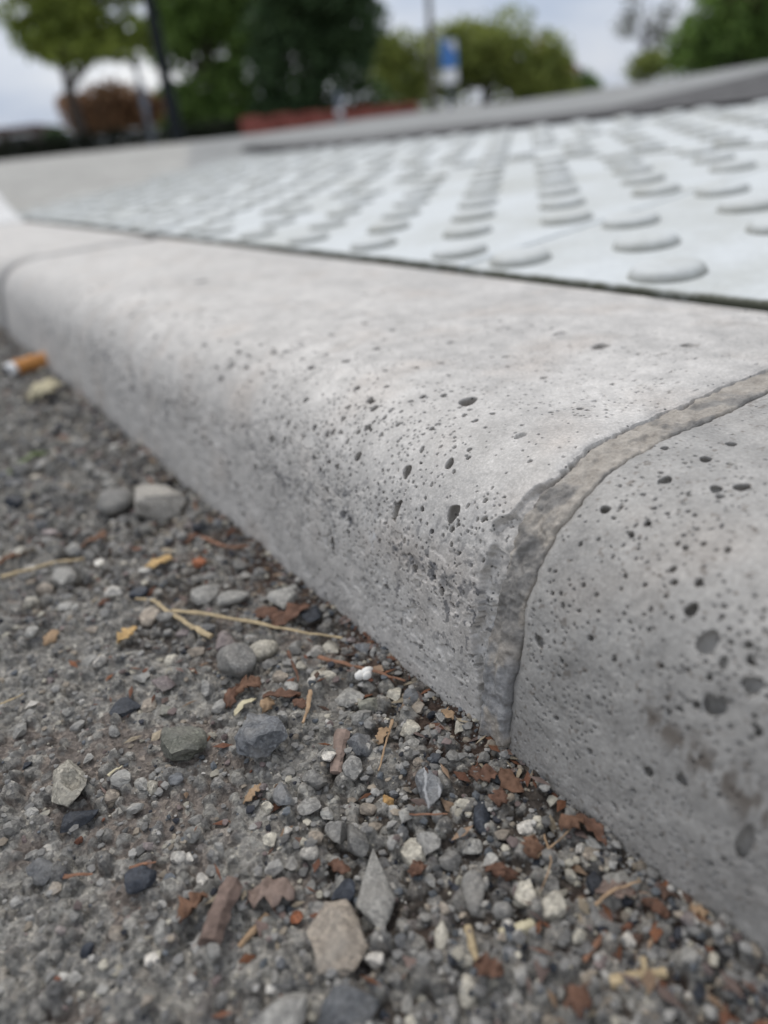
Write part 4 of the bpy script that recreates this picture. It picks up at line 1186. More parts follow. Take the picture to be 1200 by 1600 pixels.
HS = [
 (250, 785, 78, 58, 'white', 'pale pinkish white stone close to the kerb foot', dict(flat=.8, sub=4)),
 (182, 790, 60, 46, 'grey', 'dark grey rounded stone left of the pale pinkish white stone', dict(flat=.8, angular=False)),
 (372, 1042, 62, 56, 'grey', 'rounded mid grey stone below the forked straw', dict(flat=.85, sub=4, angular=False)),
 (410, 1014, 52, 32, 'cream', 'cream oval pebble touching the rounded mid grey stone', dict(flat=.8, angular=False)),
 (443, 938, 50, 38, 'light', 'pale beige wedge shaped pebble near the kerb foot', dict(flat=.6)),
 (486, 962, 36, 26, 'dark', 'dark blue pebble right of the pale beige wedge pebble', dict(flat=.7)),
 (290, 1166, 70, 60, 'olive', 'angular olive grey stone left of the big blue grey stone', dict(flat=.8, sub=4, planes=7)),
 (410, 1162, 80, 72, 'blue', 'big blue grey craggy stone in the middle of the gutter', dict(flat=.8, sub=4, bumpy=.09)),
 (194, 1104, 46, 30, 'dark', 'shiny dark slate chip on the grey asphalt', dict(flat=.5)),
 (108, 1232, 60, 68, 'cream', 'pale cream limestone with a round hole at the left', dict(flat=.6, sub=4, shape=pitted, planes=6)),
 (122, 1278, 62, 28, 'dark', 'black elongated stone below the limestone with a hole', dict(flat=.7, bumpy=.12)),
 (545, 1082, 56, 32, 'light', 'flat pale grey stone with a straight edge near the kerb', dict(flat=.45, shape=tri)),
 (672, 1234, 44, 64, 'vein', 'blocky grey stone with a white vein', dict(flat=.75, sub=4, planes=4, cut=(.65, .8))),
 (753, 1277, 28, 50, 'dark', 'smooth dark slate oval pebble near the kerb', dict(flat=.7, angular=False)),
 (585, 1384, 64, 122, 'light', 'long pale grey shard with a pointed tip', dict(flat=.35, sub=4, shape=pointed, rot=-.12, cut=(.7, .95))),
 (527, 1468, 88, 106, 'beige', 'large flat beige grey stone below the pointed shard', dict(flat=.35, sub=4, cut=(.65, .9))),
 (557, 1313, 44, 50, 'grey', 'brownish grey pointed stone behind the pale shard', dict(flat=.7, shape=tri)),
 (525, 1296, 36, 36, 'grey', 'mid grey pebble left of the brownish grey pointed stone', dict(flat=.7)),
 (643, 1331, 40, 46, 'cream', 'crumbly cream pebble right of the shard tip', dict(flat=.7, bumpy=.14)),
 (669, 1316, 40, 42, 'grey', 'grey pebble just right of the crumbly cream one', dict(flat=.7)),
 (702, 1338, 38, 30, 'grey', 'flat sided grey pebble below and right of the crumbly cream one', dict(flat=.7)),
 (738, 1320, 32, 24, 'light', 'light grey pebble above the rounded grey oval', dict(flat=.6)),
 (740, 1393, 38, 64, 'grey', 'rounded grey oval stone standing out right of the shard', dict(flat=.6, angular=False)),
 (535, 1388, 42, 36, 'dark', 'dark blue stone left of the pointed shard', dict(flat=.6)),
 (583, 1495, 36, 30, 'white', 'white pebble between the flat beige stone and the shard', dict(flat=.7)),
 (690, 1462, 30, 42, 'cream', 'pale triangular pebble in the near foreground', dict(flat=.7, shape=tri)),
 (483, 1332, 30, 26, 'white', 'small whitish pebble left of the brownish pointed stone', dict(flat=.7, angular=False)),
 (64, 1358, 38, 42, 'blue', 'slate blue stone at the lower left', dict(flat=.7)),
 (222, 1379, 50, 36, 'dark', 'black glossy stone on the lower left asphalt', dict(flat=.7, bumpy=.1)),
 (440, 1592, 100, 60, 'light', 'pale blurred stone at the bottom edge', dict(flat=.7)),
 (540, 1582, 108, 66, 'blue', 'bluish grey blurred stone at the bottom edge', dict(flat=.7)),
 (820, 1399, 38, 42, 'cream', 'crumbly whitish pebble near the kerb in the lower right', dict(flat=.7, bumpy=.15)),
 (863, 1418, 42, 44, 'cream', 'creamy notched pebble right of the crumbly whitish one', dict(flat=.7, bumpy=.1)),
 (786, 1418, 34, 27, 'grey', 'small grey oval below the crumbly whitish pebble', dict(flat=.7, angular=False)),
 (801, 1490, 34, 42, 'blue', 'blue grey flat pebble below the pale wood splinter', dict(flat=.5)),
 (562, 1166, 38, 42, 'blue', 'dark blue grey round pebble right of the bark piece', dict(flat=.8)),
 (551, 1200, 32, 36, 'grey', 'grey square cut pebble below the dark blue one', dict(flat=.8)),
 (492, 1218, 40, 32, 'grey', 'mid grey nub of gravel below the big blue grey stone', dict(flat=.8)),
 (442, 1244, 30, 36, 'blue', 'narrow slate pebble below the big blue grey stone', dict(flat=.8)),
 (482, 1258, 38, 26, 'grey', 'low grey pebble half bedded in the dirt', dict(flat=.6)),
 (565, 1120, 34, 34, 'grey', 'dull grey cube shaped pebble under the flat pale stone', dict(flat=.8, planes=6, cut=(.6, .7))),
 (575, 1096, 34, 26, 'olive', 'dark olive pebble right of the flat pale stone', dict(flat=.7)),
 (506, 1056, 40, 26, 'cream', 'cream crumb of stone left of the white fluff', dict(flat=.7, bumpy=.14)),
 (491, 1072, 20, 20, 'white', 'small white round pebble under the cream crumb', dict(flat=.8, angular=False)),
 (455, 1073, 24, 20, 'light', 'light grey pebble above the rust leaves', dict(flat=.8)),
 (494, 1012, 22, 18, 'white', 'tiny white pebble under the long straw', dict(flat=.8, angular=False)),
 (350, 1002, 38, 30, 'mauve', 'mauve grey triangular pebble under the straw fork', dict(flat=.7, shape=tri)),
 (237, 969, 34, 28, 'beige', 'beige rounded pebble left of the straw fork', dict(flat=.7, angular=False)),
 (268, 1030, 24, 20, 'cream', 'cream round pebble on the grey asphalt below the straw', dict(flat=.8, angular=False)),
 (364, 935, 52, 22, 'light', 'pale elongated pebble above the long straw', dict(flat=.8, angular=False)),
 (320, 930, 46, 28, 'light', 'light grey stone left of the pale elongated pebble', dict(flat=.6)),
 (101, 905, 36, 30, 'light', 'light grey pebble at the left on the blurred asphalt', dict(flat=.6)),
 (258, 1106, 26, 20, 'olive', 'dull olive pebble right of the dark slate chip', dict(flat=.7)),
 (232, 1100, 26, 18, 'beige', 'beige pebble between the slate chip and dull olive pebble', dict(flat=.7)),
 (258, 1070, 36, 24, 'mauve', 'dark mauve pebble above the dull olive one', dict(flat=.7)),
 (324, 1072, 28, 28, 'grey', 'grey wedge left of the rounded mid grey stone', dict(flat=.7, shape=tri)),
 (236, 1224, 20, 22, 'cream', 'small cream pebble, right one of a touching pair', dict(flat=.8)),
 (219, 1221, 20, 24, 'light', 'small light pebble, left one of a touching pair', dict(flat=.8)),
 (302, 1306, 28, 24, 'grey', 'squared grey pebble below the dusty asphalt patch', dict(flat=.8)),
 (278, 1338, 24, 24, 'white', 'pinkish white pebble with a smaller white one beside it', dict(flat=.8)),
 (293, 1338, 14, 18, 'white', 'tiny white pebble right of the pinkish white one', dict(flat=.8)),
 (252, 1458, 28, 32, 'light', 'light pebble left of the broken stick', dict(flat=.7)),
 (183, 1456, 26, 34, 'beige', 'pinkish beige blurred pebble at the lower left', dict(flat=.7)),
 (236, 1500, 22, 26, 'white', 'bright white blurred pebble at the lower left', dict(flat=.8)),
 (606, 1246, 18, 20, 'amber', 'small amber pebble by the veined stone', dict(flat=.7)),
 (735, 1548, 34, 46, 'cream', 'creamy blurred pebble near the bottom beside the orange leaf', dict(flat=.7)),
 (940, 1502, 28, 26, 'white', 'round whitish blurred pebble at the lower right', dict(flat=.8, angular=False)),
 (978, 1466, 32, 22, 'white', 'whitish blurred pebble under the kerb at lower right', dict(flat=.7)),
 (930, 1380, 30, 34, 'dark', 'dark slate pebble close to the kerb at lower right', dict(flat=.7)),
 (968, 1368, 50, 36, 'light', 'pale flat stone pressed against the kerb foot', dict(flat=.5)),
 (820, 1290, 26, 26, 'white', 'white angular pebble beside the kerb leaves', dict(flat=.7)),
 (722, 1256, 26, 22, 'cream', 'cream pebble right of the veined block', dict(flat=.7)),
 (635, 1275, 24, 24, 'light', 'pale square pebble below left of the veined block', dict(flat=.7)),
 (627, 1303, 22, 24, 'blue', 'slate pebble under the pale square pebble', dict(flat=.7)),
 (640, 1135, 34, 26, 'cream', 'cream pebble near the kerb above the veined block', dict(flat=.7)),
 (642, 1160, 30, 22, 'light', 'pale wedge pebble below the cream one near the kerb', dict(flat=.6)),
 (615, 1080, 26, 22, 'cream', 'cream pebble right of the white fluff', dict(flat=.7)),
]
placed = []
for i, (px, py, w, h, kind, lab, kw) in enumerate(HS):
    o, p = hero_stone(px, py, w, h, kind, lab, 300 + i * 7, **kw)
    placed.append((p[0], p[1], max(w, h) * px_size(p) / 2))

# smaller single pebbles ------------------------------------------
BANK = {}
def bank(shape_i, kind):
    key = (shape_i, kind)
    if key not in BANK:
        V, Fc = stone_shape(2, 900 + shape_i * 13, 8, (0.5, 0.85), 0.07, shape_i % 5 != 0)
        me = mesh_np('pebble', V * 0.001, Fc, True); me.set_sharp_from_angle(angle=0.55); me.materials.append(STONE[kind]); BANK[key] = me
    return BANK[key]
SMALL = {'grey': 'small mid grey pebble in the gutter grit', 'light': 'small light grey pebble in the gutter grit', 'blue': 'small slate blue pebble in the gutter grit',
         'dark': 'small blackish pebble in the gutter grit', 'cream': 'small cream coloured pebble in the gutter grit', 'white': 'small white pebble in the gutter grit',
         'beige': 'small beige pebble in the gutter grit', 'mauve': 'small mauve brown pebble in the gutter grit', 'terra': 'small brick red crumb in the gutter grit'}
kinds = list(SMALL); pk = np.array([.31, .25, .09, .06, .08, .03, .10, .06, .006])
r3 = np.random.default_rng(17)
REFS = [(250, 785, 'pale pinkish white stone'), (372, 1042, 'rounded mid grey stone'), (443, 938, 'pale wedge shaped pebble'), (290, 1166, 'angular olive stone'),
        (410, 1162, 'big blue grey stone'), (194, 1104, 'dark slate chip'), (108, 1232, 'limestone with a hole'), (122, 1278, 'black elongated stone'), (545, 1082, 'flat pale grey stone'),
        (672, 1234, 'veined grey block'), (585, 1384, 'pointed shard'), (527, 1468, 'large flat beige stone'), (643, 1331, 'crumbly cream pebble'), (740, 1393, 'rounded grey oval stone'),
        (64, 1358, 'slate blue stone'), (222, 1379, 'black glossy stone'), (540, 1582, 'bluish bottom edge stone'), (820, 1399, 'crumbly whitish pebble'), (801, 1490, 'blue grey flat pebble'),
        (348, 1440, 'broken brown stick'), (425, 1402, 'curled leaf with a hole'), (270, 965, 'forked straw'), (430, 980, 'long straw'), (565, 1042, 'reddish twig'), (809, 1451, 'pale wood splinter'),
        (202, 1000, 'torn yellow leaf'), (248, 883, 'tan yellow leaf'), (45, 577, 'cigarette end'), (530, 1174, 'ragged bark piece'), (753, 1277, 'dark slate oval'), (765, 1525, 'orange foreground leaf'),
        (922, 1306, 'brown leaf at the kerb foot'), (968, 1368, 'flat stone at the kerb foot'), (306, 1428, 'brown leaf with a yellow tip'), (996, 1530, 'blurred straw stubs'), (45, 737, 'green leaf')]
used_labels = set()
def side_of(px, py, rx, ry):
    dx, dy = px - rx, py - ry
    if abs(dx) > 2 * abs(dy): return 'right of' if dx > 0 else 'left of'
    if abs(dy) > 2 * abs(dx): return 'below' if dy > 0 else 'above'
    return ('lower ' if dy > 0 else 'upper ') + ('right of' if dx > 0 else 'left of')
def small_label(kind, px, py):
    refs = sorted(REFS, key=lambda q: math.hypot(q[0] - px, q[1] - py))
    head = SMALL[kind].split(' in the ')[0]
    for (rx, ry, nm) in refs[:9]:
        d_ = math.hypot(rx - px, ry - py)
        for far in (['close '] if d_ < 75 else ['']):
            lab = f'{head} {far}{side_of(px, py, rx, ry)} the {nm}'
            if lab not in used_labels:
                used_labels.add(lab); return lab
    return SMALL[kind]
cnt = 0
while cnt < 215:
    px = r3.uniform(-10, 1100); py = r3.uniform(700, 1590)
    edge_y = 730 + 0.847 * (px - 250)
    if py < edge_y + 14: continue
    if px < 420 and py > 1000 and r3.uniform() < 0.8: continue
    p = on_z(px, py, 0.001)
    k = px_size(p)
    rad = r3.uniform(7.5, 13) * k
    if any((p[0] - a) ** 2 + (p[1] - b) ** 2 < (rad + c) ** 2 * 0.9 for a, b, c in placed): continue
    kind = r3.choice(kinds, p=pk / pk.sum())
    o = link('pebble', bank(int(r3.integers(0, 10)), kind), None, None)
    fl = r3.uniform(.5, .85)
    o.scale = (rad * 1e3 * r3.uniform(.9, 1.3), rad * 1e3 * r3.uniform(.8, 1.1), rad * 1e3 * fl)
    o.rotation_euler = (r3.uniform(-.25, .25), r3.uniform(-.25, .25), r3.uniform(0, 6.28))
    o.location = (p[0], p[1], gz(p[0], p[1]) + rad * fl * 0.45)
    tag(o, small_label(kind, px, py), 'pebble', SMALL[kind].replace('pebble', 'pebbles').replace('crumb', 'crumbs').replace('small ', ''))
    placed.append((p[0], p[1], rad)); cnt += 1

# grit: crumbs too many to count ----------------------------------
GC = {k: np.array(v) for k, v in dict(grey=(.2, .195, .185), light=(.3, .29, .27), blue=(.12, .13, .14), dark=(.04, .042, .05), cream=(.42, .39, .32), white=(.46, .44, .40),
      beige=(.28, .24, .19), mauve=(.19, .15, .14), terra=(.19, .085, .055)).items()}
shapes = [stone_shape(1, 700 + i, 5, (0.55, 0.95), 0.1) for i in range(12)]
GV, GF, GCOL = [], [], []; base_i = 0
NG = 24000
for _ in range(NG):
    y = 0.014 + 0.62 * r3.uniform() ** 2.0
    e = -0.0015 + 0.10 * r3.uniform() ** 1.8 if y < 0.3 else 0.001 + 0.055 * r3.uniform() ** 1.4
    x = 0.0612 - e
    V, Fc = shapes[r3.integers(0, 12)]
    depth_f = 1.0 if y < 0.15 else min(2.4, y / 0.15)
    rad = (0.00010 + 0.00075 * r3.uniform() ** 3.2) * min(depth_f, 1.9)
    sc = rad * r3.uniform(.7, 1.3, 3); sc[2] *= 0.75
    th = r3.uniform(0, 6.28); c, s = math.cos(th), math.sin(th)
    W = V * sc
    W = np.stack([W[:, 0] * c - W[:, 1] * s, W[:, 0] * s + W[:, 1] * c, W[:, 2]], -1) + np.array([x, y, gz(x, y) + sc[2] * 0.35])
    GV.append(W); GF.append(Fc + base_i); base_i += len(V)
    kd_ = kinds[r3.choice(len(kinds), p=pk / pk.sum())]
    GCOL.append(np.repeat((GC[kd_] * r3.uniform(.55, 1.15))[None], len(V), 0))
grit = link('grit', mesh_np('grit', np.vstack(GV), np.vstack(GF), False, np.vstack(GCOL)), MAT['grit'])
tag(grit, 'fine loose grit and stone crumbs strewn along the gutter', None, None, 'stuff')

# leaves, straws, twigs -------------------------------------------
def leaf_mesh(name, L, W, curl, jag, seed, thick=0.00012, fold=0.3):
    r = np.random.default_rng(seed)
    nx, ny = 11, 7
    t = np.linspace(0, 1, nx); u = np.linspace(-1, 1, ny)
    wprof = np.sin(np.pi * np.clip(t * 0.92 + 0.05, 0, 1)) ** 0.7
    V = []
    for i in range(nx):
        jl, jr = 1 - jag * r.uniform(), 1 - jag * r.uniform()
        for j in range(ny):
            uu = u[j] * (jr if u[j] > 0 else jl)
            y = W / 2 * wprof[i] * uu
            z = curl * L * (0.25 - (t[i] - .5) ** 2) * 1.2 + fold * W * (abs(uu) ** 1.4) * 0.5 * (1 if seed % 2 else -1) + r.normal() * 0.07 * W
            V.append((L * (t[i] - .5), y + 0.08 * L * math.sin(t[i] * 3 + seed), z))
    V = np.array(V); V[:, 2] -= V[:, 2].min()
    top = grid_faces(nx, ny)
    n = nx * ny
    V2 = np.vstack([V + [0, 0, thick], V])
    rim = [i for i in range(ny)] + [i * ny + ny - 1 for i in range(1, nx)] + [(nx - 1) * ny + j for j in range(ny - 2, -1, -1)] + [i * ny for i in range(nx - 2, 0, -1)]
    side = [(a, b, b + n, a + n) for a, b in zip(rim, rim[1:] + rim[:1])]
    Fq = np.vstack([top, top[:, ::-1] + n, np.array(side)])
    return mesh_np(name, V2, Fq, True)

def place_leaf(px, py, Lpx, Wpx, rot, kind, label, seed, curl=0.35, jag=0.62, lift=0.0, name='dead_leaf', cat='leaf', group='dead leaf scraps in the gutter', thick=0.00012):
    p = on_z(px, py, 0.002); k = px_size(p)
    me = leaf_mesh(name, Lpx * k, Wpx * k * 1.5, curl, jag, seed, thick)
    view = p - CAM; az = math.atan2(view[1], view[0]) - math.pi / 2
    z = max(gz(p[0] + a * Lpx * k * .4, p[1] + b * Lpx * k * .4) for a, b in ((0, 0), (1, 0), (-1, 0), (0, 1), (0, -1)))
    o = link(name, me, LEAF[kind], None, (p[0], p[1], z * 0.8 + 0.0004 + lift))
    o.rotation_euler = (rng.uniform(-.25, .25), rng.uniform(-.25, .25), az + rot)
    tag(o, label, cat, group)
    placed.append((p[0], p[1], Lpx * k / 3))
    return o
LV = [
 (248, 883, 46, 24, .1, 'yellow', 'tan yellow leaf lying flat left of the pale pebbles'),
 (202, 1000, 38, 22, .4, 'yellow', 'torn yellow leaf scrap on the grey asphalt'),
 (80, 998, 34, 18, .6, 'tan', 'pale tan leaf scrap at the left side'),
 (45, 737, 80, 20, .25, 'green', 'blurred fresh green leaf at the left edge'),
 (365, 1092, 46, 22, 1.0, 'rust', 'rust red leaf left of the big blue grey stone top'),
 (384, 1106, 44, 14, .7, 'pale', 'pale narrow leaf piece above the big blue grey stone'),
 (416, 1100, 28, 22, 1.3, 'tan', 'small brown yellow leaf cup above the big blue grey stone'),
 (440, 1088, 60, 18, -.2, 'rust', 'orange brown leaf strip beside the small leaf cup'),
 (468, 1102, 34, 14, 1.9, 'rust', 'orange pointed leaf tip near the dried stem'),
 (390, 1075, 44, 30, 2.4, 'brown', 'dark purplish brown leaf under the mid grey stone'),
 (425, 1402, 74, 46, -.5, 'grey', 'curled grey brown leaf with a hole near the bottom'),
 (306, 1428, 54, 32, .5, 'brown', 'brown red leaf with a yellow tip beside the stick'),
 (528, 1347, 38, 20, -.4, 'rust', 'orange brown leaf chip left of the shard tip'),
 (650, 1360, 30, 28, .9, 'rust', 'brick red leaf scrap right of the pointed shard'),
 (780, 1366, 22, 46, 1.4, 'rust', 'orange curled leaf scrap above the whitish pebbles'),
 (765, 1525, 46, 34, -.5, 'rust', 'orange red leaf scrap in the lower foreground'),
 (903, 1578, 44, 40, .9, 'rust', 'blurred orange red leaf scrap at the bottom edge'),
 (922, 1306, 62, 20, -.6, 'rust', 'brown leaf lying against the kerb foot at the right'),
 (893, 1300, 40, 24, .7, 'brown', 'crumpled dark leaf beside the leaf at the kerb foot'),
 (755, 1215, 46, 30, .2, 'rust', 'light rust leaf flake near the end of the mortar joint'),
 (800, 1225, 50, 24, -.8, 'brown', 'dark brown leaf at the foot of the mortar joint'),
 (782, 1255, 30, 26, 1.2, 'rust', 'small vivid rust leaf under the mortar joint'),
 (832, 1330, 34, 30, 1.3, 'brown', 'brown leaf flake left of the crumpled dark leaf'),
 (1022, 1428, 44, 24, -.4, 'rust', 'red brown leaf shred by the kerb at the lower right'),
 (1090, 1440, 30, 22, .4, 'tan', 'ochre leaf crumb under the kerb at the far right'),
 (960, 1398, 60, 26, .5, 'grey', 'dry grey leaf strip touching the pale flat stone'),
 (70, 625, 40, 50, 1.2, 'pale', 'pale crumpled leaf below the cigarette end'),
 (300, 845, 30, 14, .2, 'rust', 'blurred orange leaf scrap beside the pale pinkish stone'),
 (130, 575, 50, 26, -.5, 'brown', 'blurred brown leaf between cigarette end and kerb'),
 (455, 965, 74, 26, .3, 'rust', 'orange brown leaf strip along the kerb near the dark blue pebble'),
 (420, 962, 52, 26, -.4, 'rust', 'rust leaf heap behind the long straw'),
 (700, 1120, 30, 16, -.9, 'tan', 'tiny tan leaf edge at the kerb foot'),
 (150, 850, 44, 18, .3, 'brown', 'blurred brown leaf strip in the left gravel'),
 (20, 880, 50, 16, .2, 'brown', 'long brown leaf scrap at the left edge'),
 (395, 1240, 40, 16, .4, 'tan', 'flat buff leaf chip below the big blue grey stone'),
 (600, 1150, 34, 18, .9, 'tan', 'curled tan leaf next to the dark blue grey pebble'),
]
for i, (px, py, L, W, rot, kind, lab) in enumerate(LV):
    place_leaf(px, py, L, W, rot, kind, lab, 40 + i, curl=0.2 + 0.3 * rng.uniform())

# curved bark piece and wood bits
def wood_mesh(name, L, W, Hh, seed, taper=0.7, nsd=6):
    r = np.random.default_rng(seed)
    pts = []
    n = 12
    for i in range(n):
        t = i / (n - 1)
        pts.append((L * (t - .5), W * .05 * math.sin(3 * t + seed), Hh * .5 + Hh * .1 * math.sin(5 * t)))
    V, Fs = tube_np(pts, [W / 2 * (1 - (1 - taper) * i / (n - 1)) * r.uniform(.92, 1.06) for i in range(n)], nsd)
    V[:, 2] = (V[:, 2] - V[:, 2].mean()) * Hh / W + Hh * .5
    V += r.normal(size=V.shape) * 0.025 * W
    me = bpy.data.meshes.new(name); me.from_pydata([tuple(v) for v in V], [], [f if f[2] != f[3] else f[:3] for f in Fs]); me.update()
    return me
def place_wood(px0, py0, px1, py1, wpx, kind, label, seed, name='wood_splinter', cat='wood', hh=0.8, taper=.7):
    a, b = on_z(px0, py0, 0.002), on_z(px1, py1, 0.002)
    c = (a + b) / 2; k = px_size(c); d = b - a
    me = wood_mesh(name, float(np.hypot(d[0], d[1])), wpx * k, wpx * k * hh, seed, taper)
    o = link(name, me, LEAF[kind], None, (c[0], c[1], gz(c[0], c[1]) * .8))
    o.rotation_euler.z = math.atan2(d[1], d[0])
    tag(o, label, cat, 'bits of wood and bark in the gutter')
place_wood(368, 1392, 330, 1486, 38, 'wood', 'broken brown stick with a dusty pale end', 3, name='broken_stick', hh=.9, taper=1.0)
place_wood(536, 1142, 522, 1206, 26, 'grey', 'ragged pale bark piece right of the big blue grey stone', 5, name='bark_piece', hh=.5)
place_wood(834, 1440, 784, 1462, 17, 'pale', 'pale cream wood splinter below the crumbly pebbles', 8, hh=.6, taper=1.6)
place_wood(730, 1445, 745, 1500, 15, 'straw', 'buff splinter left of the blue grey flat pebble', 9, hh=.7)
place_wood(1040, 1522, 952, 1536, 17, 'straw', 'blurred buff straw stub, lying crosswise at the lower right', 10, hh=.7, taper=1.3)
place_wood(1004, 1510, 1016, 1590, 11, 'straw', 'blurred straw stub pointing at the viewer at the lower right', 11, hh=.8)
place_wood(946, 1462, 912, 1506, 11, 'twig', 'small brown splinter by the round whitish blurred pebble', 12, hh=.8)
place_wood(415, 1420, 362, 1478, 14, 'tan', 'thin tan stick right of the broken brown stick', 13, hh=.8)
place_wood(650, 1340, 642, 1350, 6, 'twig', 'tiny dark wood chip by the red leaf scrap', 14)

def place_stem(pp, rpx, kind, label, name='dry_straw', cat='straw', lift=0.0012, group='dry straws and twigs in the gutter'):
    P = [on_z(x, y, 0.003) for x, y in pp]
    Q = []
    for i in range(len(P) - 1):
        for t in np.linspace(0, 1, 6, endpoint=False): Q.append(P[i] * (1 - t) + P[i + 1] * t)
    Q.append(P[-1]); Q = np.array(Q)
    k = px_size(Q[len(Q) // 2])
    zz = np.array([gz(q[0], q[1]) for q in Q]); zz = np.maximum(zz, np.convolve(np.pad(zz, 3, 'edge'), np.ones(7) / 7, 'valid'))
    Q[:, 2] = np.convolve(np.pad(zz, 2, 'edge'), np.ones(5) / 5, 'valid') + lift
    org = Q[0].copy()
    rr = rpx * k * np.linspace(1.15, 0.6, len(Q)) * rng.uniform(0.78, 1.2, len(Q))
    Q = Q + rng.normal(size=Q.shape) * rpx * k * 0.22
    V_, F_ = tube_np(Q - org, rr, 7)
    V_[:, 2] = V_[:, 2] * 0.62 + 0.38 * np.interp(np.arange(len(V_)), np.arange(0, len(Q) * 7, 7), (Q - org)[:, 2])
    me = bpy.data.meshes.new(name); me.from_pydata([tuple(v) for v in V_], [], [f if f[2] != f[3] else f[:3] for f in F_]); me.update()
    o = link(name, me, LEAF[kind], None, org)
    tag(o, label, cat, group)
place_stem([(330, 1000), (300, 982), (265, 962), (240, 940), (212, 936)], 4.2, 'straw', 'forked dry straw, the short curved piece left of the long one')
place_stem([(270, 960), (340, 966), (430, 980), (535, 996)], 4.0, 'straw', 'long dry straw reaching to the kerb foot', lift=0.0022)
place_stem([(498, 1026), (560, 1042), (632, 1060)], 3.6, 'twig', 'reddish brown twig lying against the kerb foot', 'twig', 'twig')
place_stem([(612, 1118), (604, 1150), (592, 1205)], 2.2, 'tan', 'thin upright stem fragment near the kerb', 'plant_stalk', 'straw')
place_stem([(0, 895), (60, 880), (130, 868)], 4.0, 'straw', 'blurred dry straw at the left edge')
place_stem([(448, 1010), (462, 1045), (466, 1060)], 2.6, 'rust', 'small reddish leaf stalk above the rust leaves', 'leaf_stalk', 'twig')
place_stem([(310, 835), (350, 850), (388, 852)], 3.5, 'twig', 'blurred brown twig at the kerb foot beside pale stones', 'twig', 'twig')
place_stem([(486, 1080), (480, 1110), (474, 1130)], 3.4, 'tan', 'frayed dried plant stem above the bark piece', 'plant_stalk', 'straw')
place_stem([(640, 1276), (700, 1275)], 1.8, 'twig', 'thin dark twig below the veined block', 'twig', 'twig')
place_stem([(170, 1215), (190, 1197)], 2.2, 'pale', 'short pale straw right of the limestone with a hole')
place_stem([(0, 1098), (34, 1080)], 2.0, 'straw', 'fine pale straw at the left edge on dusty asphalt')
place_stem([(200, 1355), (240, 1338)], 3.0, 'twig', 'dark twig above the black glossy stone', 'twig', 'twig')
place_stem([(100, 1370), (140, 1355)], 3.4, 'twig', 'dark twig right of the slate blue stone', 'twig', 'twig')
place_stem([(850, 1300), (862, 1350), (845, 1392)], 1.3, 'tan', 'thin dried root fibre near the brown leaf flake', 'root_fibre', 'straw')
place_stem([(840, 1340), (880, 1310), (905, 1290)], 1.2, 'tan', 'wispy root fibre reaching to the crumpled dark leaf', 'root_fibre', 'straw')
place_stem([(930, 1415), (965, 1395), (1000, 1380)], 2.6, 'tan', 'pale stem across the dry grey leaf strip', 'plant_stalk', 'straw')

# tiny bits of leaf litter: too many to count
LVv, LF, LC = [], [], []; bi = 0
lcol = [np.array(c) for c in ((.14, .065, .04), (.11, .068, .05), (.24, .165, .11), (.30, .25, .18), (.15, .11, .095), (.17, .075, .04))]
for _ in range(1000):
    y = 0.016 + 0.6 * r3.uniform() ** 2.0
    e = 0.0005 + 0.06 * r3.uniform() ** 2.2
    x = 0.0608 - e
    if fbm(np.array(x * 60), np.array(y * 60), 3, 9) < 0.44 and r3.uniform() < 0.75: continue
    L = r3.uniform(0.0006, 0.0022) * (1 if y < .15 else min(2, y / .15)); W = L * r3.uniform(.12, .5); th = r3.uniform(0, 6.28)
    a = np.array([math.cos(th), math.sin(th), r3.uniform(-.35, .35)]) * L; b = np.array([-math.sin(th), math.cos(th), r3.uniform(-.5, .5)]) * W
    c = np.array([x, y, gz(x, y) + 0.0003]); up = np.array([0, 0, 1.0]) * min(W, 0.0003)
    q = np.array([c - a, c + b + up * .6, c + a, c - b + up * .6, c + up * 1.3, c - up * .4])
    LVv.append(q)
    LF += [(bi, bi + 3, bi + 4), (bi + 3, bi + 2, bi + 4), (bi + 2, bi + 1, bi + 4), (bi + 1, bi, bi + 4), (bi, bi + 1, bi + 5), (bi + 1, bi + 2, bi + 5), (bi + 2, bi + 3, bi + 5), (bi + 3, bi, bi + 5)]
    bi += 6
    LC.append(np.repeat((lcol[r3.integers(0, 6)] * r3.uniform(.6, 1.2))[None], 6, 0))
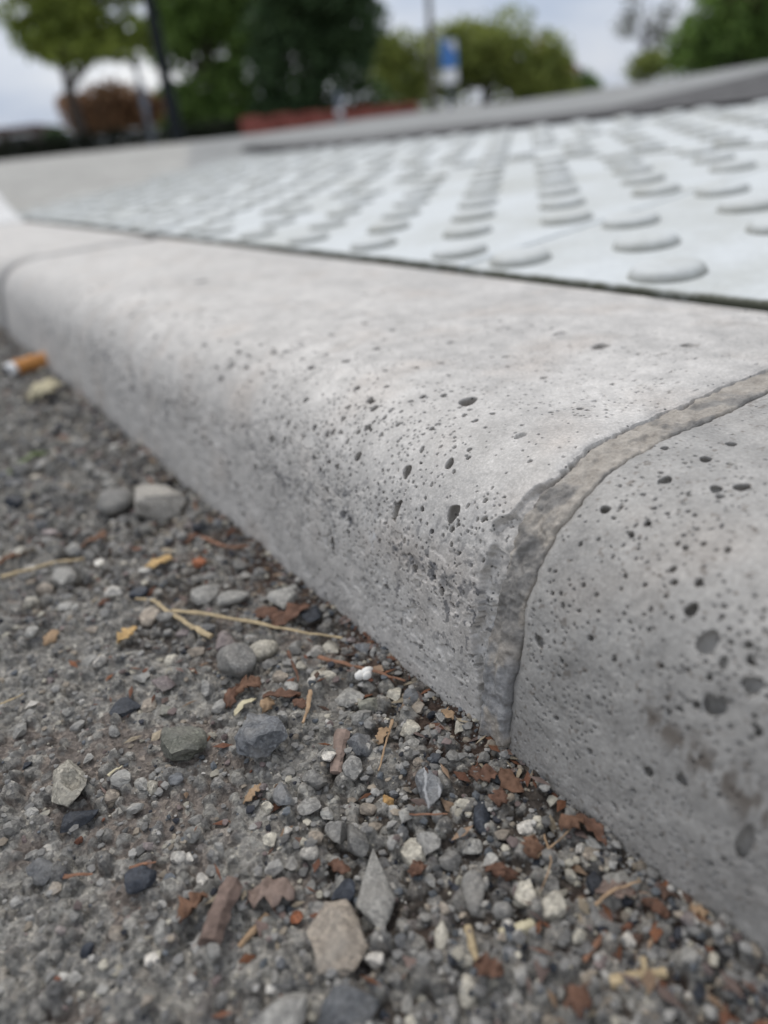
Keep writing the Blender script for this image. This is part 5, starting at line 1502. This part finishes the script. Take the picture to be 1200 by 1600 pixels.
lit = link('leaf_litter', mesh_np('leaf_litter', np.vstack(LVv), np.array(LF), False, np.vstack(LC)), MAT['grit'])
tag(lit, 'crumbled brown leaf bits scattered along the kerb foot', None, None, 'stuff')

# cigarette end -----------------------------------------------------
p0, p1 = on_z(14, 588, 0.004), on_z(84, 566, 0.004)
d = p1 - p0; L = float(np.hypot(d[0], d[1])); kk = px_size((p0 + p1) / 2)
rad = 11.5 * kk
zc = max(gz(*(p0 + (p1 - p0) * t)[:2]) for t in (0, .5, 1)) + rad * 0.85
cg = empty('cigarette_end', (p0[0], p0[1], zc), math.atan2(d[1], d[0]))
CORK = simple_mat('cork_paper', (0.52, 0.24, 0.075), 0.65, 0.25, 300, bmp=0.2, bdist=0.0003)
nn = 14
link('filter', tube_mesh('filter', [(L * .16 + L * .84 * i / (nn - 1), 0.04 * L * math.sin(i * .35), 0.03 * rad * math.sin(i)) for i in range(nn)],
     [rad * (1 + .06 * math.sin(i * 1.3)) for i in range(nn)], 18), CORK, cg)
link('paper', tube_mesh('paper', [(L * .17 * t, 0, 0) for t in (0, .3, .7, 1.0)], [rad * .82, rad * .93, rad * .97, rad * .97], 18), MAT['white_paint'], cg)
link('ash', tube_mesh('ash', [(-L * .03, 0, 0), (L * .01, 0, 0)], [rad * .55, rad * .75], 14), STONE['dark'], cg)
tag(cg, 'orange filtered cigarette end lying by the far kerb foot', 'cigarette end')

# white fluff by the kerb ------------------------------------------
p = on_z(573, 1060, 0.002); k = px_size(p)
fl = empty('white_fluff', (p[0], p[1], gz(p[0], p[1])))
for i in range(4):
    V, Fc = stone_shape(2, 1200 + i, 3, (.7, .95), .25, False)
    V = V * np.array([12, 9, 10]) * k * r3.uniform(.6, 1.0) + np.array([r3.uniform(-9, 9), r3.uniform(-9, 9), 7]) * k
    link('tuft', mesh_np('tuft', V, Fc, True), LEAF['feather'], fl)
tag(fl, 'scrap of white fluff beside the reddish twig', 'fluff')
print('objects', len(bpy.data.objects), 'tris', sum(len(o.data.polygons) for o in bpy.data.objects if o.type == 'MESH'))
